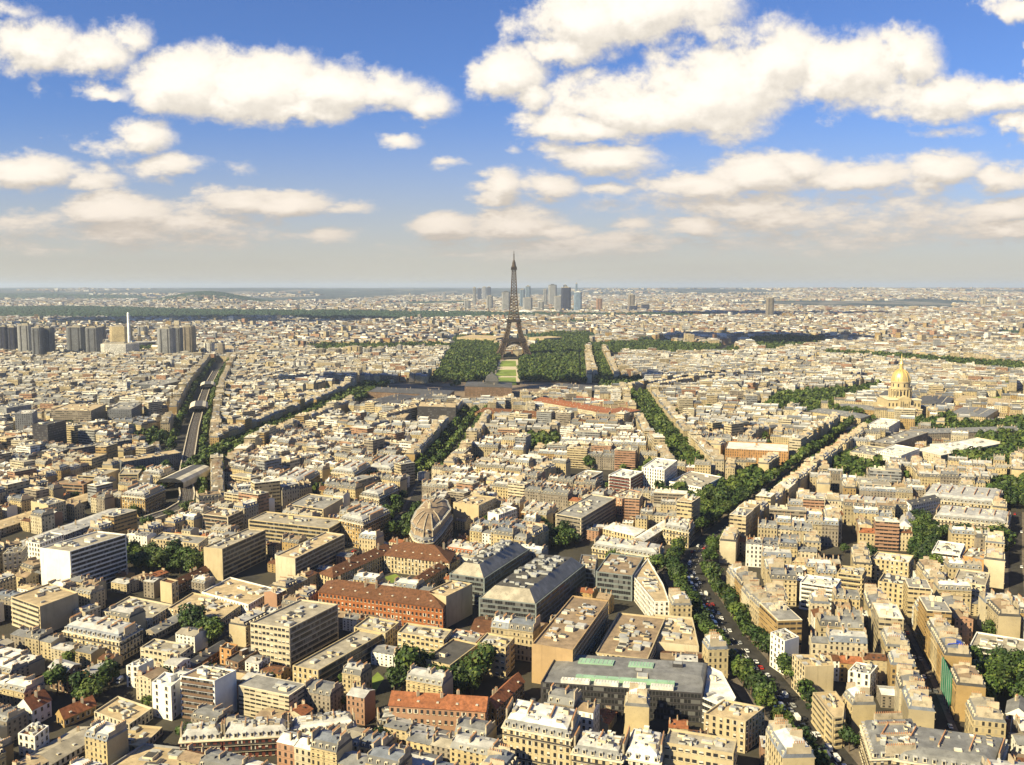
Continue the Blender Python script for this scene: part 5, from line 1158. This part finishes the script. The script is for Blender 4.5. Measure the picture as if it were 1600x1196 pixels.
# block fill
def zone(x, y):
    px, py = proj((x, y, 0))
    if px > 1100: base = -14 if y < 900 else -24
    elif px < 640: base = -27 if y < 1500 else -12
    else: base = -20 if y < 1500 else 2
    return base
seeds = [(rr.uniform(-2200, 2200), rr.uniform(350, 3400)) for _ in range(90)]; sa = [R(zone(*s) + rr.uniform(-9, 9)) for s in seeds]; SA = np.array(seeds)
for si, (sx, sy) in enumerate(seeds):
    a = sa[si]; c, s = math.cos(a), math.sin(a); BW, BD = rr.uniform(78, 120), rr.uniform(56, 74); st_w = rr.uniform(10, 15)
    mix = (.50, .26, .06) if sy < 900 else (.66, .16, .03)
    if proj((sx, sy, 0))[0] < 620 and sy < 900: mix = (.42, .42, .14)
    elif proj((sx, sy, 0))[0] < 760 and sy < 560: mix = (.34, .48, .18)
    elif proj((sx, sy, 0))[0] > 1000 and sy < 1300: mix = (.64, .28, .05)
    if proj((sx, sy, 0))[0] < 620 and sy > 1000: mix = (.62, .16, .03)
    for I in range(-7, 8):
        for J in range(-9, 10):
            ox, oy = I * (BW + st_w) + (J % 2) * 20, J * (BD + st_w); cx, cy = sx + ox * c - oy * s, sy + ox * s + oy * c
            if not inframe(cx, cy, 260) or cy > 3350: continue
            if np.argmin(((SA - (cx, cy)) ** 2).sum(1)) != si: continue
            BIAS = (rr.choice(['cream','cream','ivory','sand','stone','greige']), rr.choice(RSETS['haus']))
            T = lambda u, v: (cx + u * c - v * s, cy + u * s + v * c)
            zm = rr.uniform(.85, 1.05) * (.74 if proj((cx, cy, 0))[0] < 600 and cy < 640 else 1)
            for sd in (-1, 1):
                k = -BW / 2
                while k < BW / 2 - 5:
                    sv = pick(rr, mix); w = sv[1]['w']; x, y = T(k + w / 2, sd * (BD / 2 - 6)); place(x, y, a + (math.pi if sd > 0 else 0), sv, zm, rr); k += w
            for sd in (-1, 1):
                v = -BD / 2 + 19
                while v < BD / 2 - 12: sv = pick(rr, mix); w = sv[1]['w']; x, y = T(sd * (BW / 2 - 6), v + w / 2 - 6); place(x, y, a + sd * math.pi / 2, sv, zm, rr); v += w
            vy = -BD / 2 + 12 + 9.5
            while vy < BD / 2 - 16:
                ux = -BW / 2 + 15; zr = zm * rr.uniform(.78, .96)
                while ux < BW / 2 - 16:
                    if rr.random() < .10: ux += 9; continue
                    sv = pick(rr, (.48, .40, .07)); w = sv[1]['w']; x, y = T(ux + w / 2, vy); place(x, y, a + (math.pi if rr.random() < .5 else 0), sv, zr, rr); ux += w
                vy += rr.uniform(12.5, 15)
# trees in leftover ground
for px, sp, wh in DEFER: scatter(px, sp, wh, .8)
TREES = [t for t in TREES if not (0 <= int((t[0]-OX0)/OR) < ONX and 0 <= int((t[1]-OY0)/OR) < ONY and OCC[int((t[0]-OX0)/OR), int((t[1]-OY0)/OR)] in (1, 3))]
print('generic buildings', len(GEN), 'trees', len(TREES))

def vis_rank(x, y): px, py = proj((x, y, 12)); return (0 if -10 < px < 1610 and py < 1215 else 1, math.hypot(x, y))
NAME = {'haus': ('mansard_house', 'town house'), 'plaster': ('plaster_house', 'plaster house'), 'tile': ('tiled_house', 'tiled house'), 'modern': ('flat_roofed_block', 'flat roofed block')}
LOOKW = dict(cream='cream', ivory='pale cream', sand='sand coloured', greige='greige', stone='stone coloured', ochre='ochre', white='white', rose='pinkish', lgrey='light grey')
LOOKR = dict(zinc='grey zinc', slate='dark slate', bluezinc='blue grey', lightzinc='pale zinc', whiteroof='white', rust='rust', browntile='brown tiled', tile='orange tiled', gravel='gravel', greyroof='grey', beigeroof='beige')
GRP = {'haus': 'mansard roofed town houses of the blocks', 'plaster': 'plain plastered houses of the blocks', 'tile': 'tile roofed houses of the blocks', 'modern': 'flat roofed blocks among the houses'}
MERG = Merge(); CNT = {}
GEN.sort(key=lambda g: vis_rank(g['x'], g['y']))
for g in GEN:
    st = g['st']; V = g['V']; k = CNT.get(st, 0); D = g['y']; SL = slots(st, g['wall'], *g['roof'])
    rnk = vis_rank(g['x'], g['y'])
    if k < 295 and rnk[0] == 0:
        CNT[st] = k + 1
        if V['me'] is None: V['me'] = [m.mesh(n, [None] * 0) for n, m, p in V['parts']]
        nm, cat = NAME[st]
        o = thing(nm, None, cat, (g['x'], g['y'], 0), g['a'], GRP[st]); o.scale = (1, 1, g['z'])
        ch = []
        for (n, m, p), me in zip(V['parts'], V['me']):
            if not me.materials:
                for _ in range(5): me.materials.append(TRIM)
            c = link(n, me, o if p is None else ch[p])
            ms = SL[n]
            for i in range(5):
                sl = c.material_slots[i]; sl.link = 'OBJECT'; sl.material = ms[min(i, len(ms) - 1)]
            ch.append(c)
        ALLT.append((o, f"{LOOKW[g['wall']].replace(' coloured', '')} house with {LOOKR[g['roof'][0]]} roof" if st != 'tile' else f"{LOOKW[g['wall']].replace(' coloured', '')} house, {LOOKR[g['roof'][0]]} roof" if st != 'modern' else f"{LOOKW[g['wall']]} flat roofed block", (g['x'], g['y'], V['h'])))
    else:
        for n, A, p in (V['full'] if D < 1250 else V['lo']):
            MERG.add(A, (g['x'], g['y'], 0), g['a'], (1, 1, g['z']), (SL[n] * 5)[:5] if len(SL[n]) < 5 else SL[n])
tag(link('distant_houses', MERG.mesh('distant_houses')), kind='stuff')
print(CNT)

# ------------------------------------------------------------ scaffold sheeting & cars
w2, w3 = Vector(SW[10][2]), Vector(SW[10][3]); dd_ = (w3 - w2).normalized(); nn_ = Vector((-dd_.y, dd_.x))
if nn_.x < 0: nn_ = -nn_
pa = w2 + (w3 - w2) * .16 + nn_ * 6.7; dx, dy = ((w3 - w2) * .24)
SCAF.location = (pa.x, pa.y, 0)
mb = MB(); n_ = Vector((-(-dy), -dx)).normalized(); mb.prism([(0, 0), (dx, dy), (dx + .5, dy), (.5, 0)], 2, 19, blind=True); link('sheeting', mb.mesh('sheeting', [principled('scaffold_green', (.03,.18,.10), .7)]), SCAF)
for k in range(6):
    t = k / 5; mb = MB(); mb.box(dx * t - .25, dy * t, 0, .15, .15, 20); link('pole', mb.mesh('pole', [METAL]), SCAF)
cand = [g for g in GEN if g['st'] == 'haus' and g['x'] > 0]
tg = min(cand, key=lambda g: (proj((g['x'], g['y'], g['V']['h']))[0] - 1462) ** 2 + (proj((g['x'], g['y'], g['V']['h']))[1] - 1016) ** 2)
mb = MB(); zz = tg['V']['h'] * tg['z']; hw_ = 3.2
for s_ in (-1, 1): mb.face([(-hw_, 0, .95), (hw_, 0, .95), (hw_, s_ * 3.6, .25), (-hw_, s_ * 3.6, .25)]); mb.face([(-hw_, s_ * 3.6, .25), (hw_, s_ * 3.6, .25), (hw_, s_ * 3.9, -.4), (-hw_, s_ * 3.9, -.4)])
tag(link('tarpaulin', mb.mesh('tarpaulin', [principled('blue_tarp', (.03,.07,.40), .6)]), None, (tg['x'], tg['y'], zz), tg['a']), 'bright blue tarpaulin lying over a rooftop on the right', 'tarpaulin')
def car_meshes(kind):
    L, Wd, H = (4.4, 1.8, 1.45) if kind == 'car' else (5.6, 2.0, 2.3)
    def sweep(prof, hw, m=0):
        mb = MB(); n = len(prof)
        for s in (-1, 1): mb.face([(x, s * hw, z) for x, z in prof][::-s], m)
        for i in range(n): p, q = prof[i], prof[(i+1) % n]; mb.face([(p[0], -hw, p[1]), (q[0], -hw, q[1]), (q[0], hw, q[1]), (p[0], hw, p[1])], m)
        return mb
    if kind == 'car': body = sweep([(-2.2,.35),(2.2,.35),(2.2,.7),(2.0,.85),(.95,.95),(-1.7,.98),(-2.15,.85)], .9); cab = sweep([(1.0,.93),(.35,1.4),(-1.1,1.4),(-1.75,.96)], .78); top = sweep([(.3,1.39),(.25,1.45),(-1.05,1.45),(-1.1,1.39)], .74)
    else: body = sweep([(-2.8,.35),(2.8,.35),(2.8,.9),(2.3,1.15),(1.7,2.1),(-2.8,2.1)], .95); cab = sweep([(2.38,1.12),(1.76,2.05),(.9,2.05),(.9,1.2)], .965); top = sweep([(1.65,2.1),(1.5,2.28),(-2.7,2.28),(-2.8,2.1)], .9)
    wh = MB(); c = [(.33 * math.cos(a), .33 * math.sin(a)) for a in np.linspace(0, 6.283, 13)[:-1]]
    for i in range(12): p, q = c[i], c[(i+1) % 12]; wh.face([(p[0], -.12, p[1]), (q[0], -.12, q[1]), (q[0], .12, q[1]), (p[0], .12, p[1])])
    for s in (-1, 1): wh.face([(p[0], s * .12, p[1]) for p in c])
    return [('body', body.mesh('body', [TRIM])), ('cabin', cab.mesh('cabin', [GLASS2])), ('roof_panel', top.mesh('roof_panel', [TRIM]))], wh.mesh('wheel', [principled('tyre', (.02,.02,.02), .8)]), L
CARK = {k: car_meshes(k) for k in ('car', 'van')}
CP = [('white', (.80,.80,.78)), ('white', (.80,.80,.78)), ('white', (.80,.80,.78)), ('white', (.80,.80,.78)), ('black', (.02,.02,.022)), ('silver grey', (.35,.36,.37)), ('dark blue', (.03,.05,.14)), ('red', (.45,.03,.02)), ('grey', (.12,.12,.125))]
PAINT = {n: principled('paint_' + n.replace(' ', '_'), c, .25, metal=.2, var=.02, spec=.6) for n, c in CP}
for (nm, pts, wd, tr, cars, fr), w in zip(STREETS, SW):
    if not cars: continue
    lens = [math.dist(a, b) for a, b in zip(w, w[1:])]; T_ = sum(lens); offs = (-4.8, -1.6, 1.6, 4.8) if wd >= 30 else (-4.2, 1.2, 4.2); used = []
    for c_ in range(cars * 3):
        if len(used) >= cars: break
        k = rr.uniform(0, T_); of = rr.choice(offs)
        if any(abs(k - a) < 8 and abs(of - b) < 1 for a, b in used): continue
        used.append((k, of)); i = 0
        while k > lens[i]: k -= lens[i]; i += 1
        a, b = w[i], w[i+1]; d = ((b[0]-a[0])/lens[i], (b[1]-a[1])/lens[i]); x, y = a[0] + d[0]*k - d[1]*of, a[1] + d[1]*k + d[0]*of
        if not inframe(x, y, 0): continue
        kd = 'van' if rr.random() < .16 else 'car'; ms, wh, L = CARK[kd]; cn = rr.choice(CP)[0] if kd == 'car' else 'white'
        o = thing('parked_car' if abs(of) > 8 or (wd < 20 and abs(of) > 4) else 'car', None, kd, (x, y, .035), math.atan2(d[1], d[0]) + (math.pi if of > 0 else 0), 'cars on the streets')
        if kd == 'van': o.name = 'van'; o['group'] = 'vans on the streets'
        for n, me in ms:
            c = link(n, me, o)
            if n != 'cabin': c.material_slots[0].link = 'OBJECT'; c.material_slots[0].material = PAINT[cn]
        for sx in (-1, 1):
            for sy in (-1, 1): link('wheel', wh, o, (sx * L * .31, sy * .82, .33))
        ALLT.append((o, f"{cn} {kd} on the {nm}", (x, y, 1)))

# ------------------------------------------------------------ trees: 290 as things, rest as one wood
TREES.sort(key=lambda t: vis_rank(t[0], t[1])); TMG = Merge(); nt = 0
for (x, y, s, wh) in TREES:
    if nt < 290 and vis_rank(x, y)[0] == 0:
        nt += 1; o = thing('broadleaf_tree', None, 'tree', (x, y, 0), rr.uniform(0, 6.28), 'leafy trees of streets and gardens'); o.scale = (s, s, s * rr.uniform(.85, 1.15))
        link('trunk', TM, o); link('crown', CM[rr.randrange(25)], o)
        ALLT.append((o, f"{'tall' if s > 1.1 else 'small' if s < .85 else 'round'} green tree {wh}", (x, y, 7)))
    elif y < 900: TMG.add(CA[rr.randrange(5)], (x, y, 0), rr.uniform(0, 6.28), (s, s, s), rr.choice(PAL))
    else: TMG.add(CFA[rr.randrange(6)], (x, y, 0), rr.uniform(0, 6.28), (s * 1.02, s * 1.02, s * 1.05), PAL[rr.choice([0, 2, 3, 3, 4])])
tag(link('tree_mass', TMG.mesh('tree_mass')), kind='stuff')

# ------------------------------------------------------------ far terrain, forest, far city
def smooth(a, b, x): t = min(1, max(0, (x - a) / (b - a))); return t * t * (3 - 2 * t)
def terr(x, y):
    D = math.hypot(x, y); az = x / max(y, 1)
    n = mnoise.noise(Vector((x / 5200, y / 5200, 3.3))) * .5 + .5; n2 = mnoise.noise(Vector((x / 1700, y / 1700, 8.1)))
    z = smooth(13500, 25000, D) * (118 + 62 * n + 14 * n2) 
    z += 70 * math.exp(-((az - .36) / .13) ** 2) * smooth(9500, 17000, D) * (1 - smooth(20000, 26000, D))
    px = 800 + FPX * az
    z += 138 * math.exp(-((px - 325) / 70) ** 2 - ((D - 12500) / 900) ** 2) 
    return min(z, 178 + 10 * n2)
hb = MB(); AZ = np.linspace(-.72, .72, 150); RD = [8500, 9500, 10300, 11000, 11600, 12100, 12500, 12900, 13500, 14500, 16000, 17500, 19000, 20500, 22000, 24000, 26000, 29000, 33000, 40000, 60000]
for i in range(len(AZ) - 1):
    for j in range(len(RD) - 1):
        q = []
        for (a, r_) in ((AZ[i], RD[j]), (AZ[i+1], RD[j]), (AZ[i+1], RD[j+1]), (AZ[i], RD[j+1])):
            x, y = a * r_, r_; q.append((x, y, terr(x, y) + .6 if j or r_ > 8500 else .3))
        hb.face(q)
hm_ = principled('hill_woods', (.022,.034,.032), .95, var=.5, vscale=.0009, fine=.0)
t_ = hm_.node_tree; bs_ = [n for n in t_.nodes if n.type == 'BSDF_PRINCIPLED'][0]; T_ = NT.__new__(NT); T_.nt = t_; ge = T_.n('ShaderNodeNewGeometry')
vo = T_.noise(T_.vm('MULTIPLY', ge.outputs['Position'], (.0011, .0005, 0)), 1, 6, .7); src_ = bs_.inputs['Base Color'].links[0].from_socket
T_.link(T_.mix(T_.ramp(vo.outputs[0], .52, .60), src_, (.15, .14, .12, 1)), bs_.inputs['Base Color'])
ter = struct('hills', hb, [hm_])
FOREST = [([(-200,484),(130,481),(330,487),(520,488),(760,491),(905,493),(905,497),(760,499),(640,502),(520,505),(420,497),(330,502),(200,500),(-200,498)],), ([(905,493),(1120,493),(1120,496),(905,497)],), ([(230,469),(300,466),(420,467),(440,471),(330,472),(250,472)],), ([(-100,467),(60,466),(230,467),(230,469.5),(-100,470)],), ([(640,474),(735,473),(735,476),(640,477)],)]
FW = [W(f[0]) for f in FOREST]
def blob(seed):
    r = random.Random(seed); mb = MB(); N = 7; rings = []
    for (k, z) in ((1.0, -.2), (1.05, .35), (.75, .8), (.25, 1.05)): rings.append([(math.cos(6.283 * i / N) * k * r.uniform(.8, 1.2), math.sin(6.283 * i / N) * k * r.uniform(.8, 1.2), z * r.uniform(.85, 1.15)) for i in range(N)])
    for A_, B_ in zip(rings, rings[1:]):
        for i in range(N): j = (i + 1) % N; mb.face([A_[i], A_[j], B_[j], B_[i]], 0)
    mb.face(rings[-1], 0); return mb.arrays()
BL = [blob(i) for i in range(6)]; FM = Merge()
for w in FW[:2]:
    xs = [p[0] for p in w]; ys_ = [p[1] for p in w]; nA = int((max(xs) - min(xs)) * (max(ys_) - min(ys_)) / 1500)
    X = rng.uniform(min(xs), max(xs), nA); Y = rng.uniform(min(ys_), max(ys_), nA); m = pip(X, Y, w)
    for x, y in zip(X[m], Y[m]): s = rr.uniform(14, 30); FM.add(BL[rr.randrange(6)], (x, y, 2), 0, (s, s, rr.uniform(12, 22)), [FARLEAF])
    mb = MB(); mb.face([(x, y, 3.0) for x, y in w]); FM.add(mb.arrays(), (0, 0, 0), 0, (1, 1, 1), [FARLEAF])
for w, nn in ((FW[3], 500), (FW[4], 300)):
    xs = [p[0] for p in w]; ys_ = [p[1] for p in w]; X = rng.uniform(min(xs), max(xs), nn); Y = rng.uniform(min(ys_), max(ys_), nn); m = pip(X, Y, w)
    for x, y in zip(X[m], Y[m]): FM.add(BL[rr.randrange(6)], (x, y, terr(x, y)), 0, (60, 60, 20), [FARLEAF])
for _ in range(900):
    px = rr.gauss(325, 48); y = rr.uniform(11200, 12300); x = (px - 800) / FPX * y; s = rr.uniform(30, 55); FM.add(BL[rr.randrange(6)], (x, y, terr(x, y)), 0, (s, s, 14), [FARLEAF])
tag(link('forest', FM.mesh('forest')), kind='stuff')

def lobox(kind, seed):
    r = random.Random(seed); mb = MB(); q = [(-.5,-.5),(.5,-.5),(.5,.5),(-.5,.5)]
    mb.v = []; 
    L = 18
    for i in range(4):
        a, b = q[i], q[(i+1) % 4]; mb.face([(a[0], a[1], 0), (b[0], b[1], 0), (b[0], b[1], 1), (a[0], a[1], 1)], 0, [(.01, .01), (L, .01), (L, 18.6), (.01, 18.6)])
    if kind: mb.frustum(q, 1, [(-.44,-.3),(.44,-.3),(.44,.3),(-.44,.3)], 1.2, 1, 2)
    else: mb.face([(x, y, 1) for x, y in q], 2)
    return mb.arrays()
LB = [lobox(0, 1), lobox(1, 2)]; FAR = Merge()
FWL = ['cream','ivory','sand','greige','white','stone','rose','ochre','lgrey']; FRF = ['zinc','slate','lightzinc','gravel','whiteroof','browntile','greyroof','zinc','rust']
def fill_far(n, y0, y1, s0, s1, h0, h1, tail=0):
    ps = [FW[i] for i in range(len(FW))]; u = rng.random(n); Y = np.sqrt(y0 ** 2 + u * (y1 ** 2 - y0 ** 2)); X = rng.uniform(-.62, .62, n) * Y
    ok = np.ones(n, bool)
    for w in ps: ok &= ~pip(X, Y, w)
    for x, y in zip(X[ok], Y[ok]):
        i, j = int((x - OX0) / OR), int((y - OY0) / OR)
        if 0 <= i < ONX and 0 <= j < ONY and OCC[i, j]: continue
        d = mnoise.noise(Vector((x / 900, y / 900, .5))) + .6 * mnoise.noise(Vector((x / 260, y / 260, 4.5)))
        if y > 9000 and (mnoise.noise(Vector((x / 1900, y / 4200, 1.5))) < (-.12 if x > -2000 else .05) - .24 + tail * .42 - (.25 if tail and x > 5000 else 0)): continue
        if abs((800 + FPX * x / y) - 325) < 110 and 11300 < y < 14500 and rng.random() < .985: continue
        if d < -.42: 
            if y < 9000 and rng.random() < .5: FAR.add(BL[rr.randrange(6)], (x, y, terr(x, y)), 0, (s0 * .5, s0 * .5, 11), [FARLEAF])
            continue
        ang = R(25) * round(mnoise.noise(Vector((x / 1500, y / 1500, 9))) * 5) + rr.choice([0, math.pi / 2]); w, dd = rr.uniform(s0, s1), rr.uniform(s0 * .45, s1 * .5); h = rr.uniform(h0, h1)
        k = rr.random() < .6
        if rr.random() < .03: h *= 1.8; w *= .6; k = 0
        m = [wall_fac(rr.choice(FWL)), roofm(rr.choice(FRF)), roofm(rr.choice(FRF))]
        FAR.add(LB[k], (x, y, terr(x, y) - 1), ang, (w, dd, h), m)
fill_far(26000, 2900, 6300, 18, 46, 13, 24)
fill_far(17000, 6200, 11500, 26, 80, 12, 24)
fill_far(11000, 11500, 17500, 35, 120, 12, 26)
fill_far(2600, 17500, 24000, 50, 150, 12, 26, 1)
tag(link('far_city', FAR.mesh('far_city')), kind='stuff')

# ------------------------------------------------------------ clouds overhead (outside the frame) whose shade falls on the city
def overhead_cloud(tx, ty, alt, sx, sy, seed):
    k = alt / SUN_DIR.z; r = random.Random(seed); m = Merge()
    for _ in range(46):
        a = r.uniform(0, 6.283); q = math.sqrt(r.random()); s = r.uniform(.12, .26) * min(sx, sy) * 1.3
        m.add(BL[r.randrange(6)], (math.cos(a) * q * sx, math.sin(a) * q * sy, 0), 0, (s * 1.6, s, s * .7), [principled('cloud_white', (.85,.85,.85), 1)])
    tag(link('cloud', m.mesh('cloud'), None, (tx + SUN_DIR.x * k, ty + SUN_DIR.y * k, alt)), kind='structure')
overhead_cloud(-150, 1960, 1100, 320, 95, 1)
overhead_cloud(1000, 3600, 1600, 420, 230, 2)
overhead_cloud(260, 2020, 1100, 120, 60, 3)
overhead_cloud(-1700, 5600, 2600, 900, 500, 4)
overhead_cloud(1900, 6900, 2900, 900, 380, 5)
# ------------------------------------------------------------ haze
mb = MB(); hz0, hz1 = 40000, 372
mb.prism([(-42000, -900), (42000, -900), (42000, 61000), (-42000, 61000)], -1.5, hz1, blind=True, bottom=True)
hm = bpy.data.materials.new('haze_air'); hm.use_nodes = True; t = NT(hm.node_tree); pv = t.n('ShaderNodeVolumePrincipled')
pv.inputs['Color'].default_value = (.66, .78, .98, 1); pv.inputs['Density'].default_value = HAZE_D = 3.1e-5; pv.inputs['Anisotropy'].default_value = .1
o_ = t.n('ShaderNodeOutputMaterial'); t.link(pv.outputs[0], o_.inputs['Volume'])
tag(link('haze', mb.mesh('haze', [hm])), kind='stuff')

# ------------------------------------------------------------ labels that single each repeat out
ORD = ['nearest', 'second nearest', 'third nearest', 'fourth nearest', 'fifth nearest', 'sixth nearest', 'seventh nearest', 'eighth nearest', 'ninth nearest', 'tenth nearest']
def ordn(k): return ORD[k] if k < 10 else f"{k+1}{'th' if 10 <= (k+1) % 100 <= 13 else {1:'st',2:'nd',3:'rd'}.get((k+1) % 10, 'th')} nearest"
LANDX = [l for l in LAND if len(l[0].split()) <= 5]; LX = np.array([(l[1], l[2]) for l in LANDX]); BK = {}
for o, look, pos in ALLT:
    px, py = proj(pos); d = ((LX - (px, py)) ** 2 * (1, 2.2)).sum(1); k = int(d.argmin()); dx, dy = px - LX[k][0], (py - LX[k][1]) * 1.5
    side = ('right of' if dx > 0 else 'left of') if abs(dx) > abs(dy) else ('in front of' if dy > 0 else 'behind')
    BK.setdefault((look, k, side), []).append((float(d[k]), o))
for (look, k, side), L in BK.items():
    L.sort(key=lambda e: e[0])
    for i, (_, o) in enumerate(L): o['label'] = f"{look}, {ordn(i)} {side} {LANDX[k][0]}"
for o in bpy.data.objects:
    if 'tmp' in o: del o['tmp']
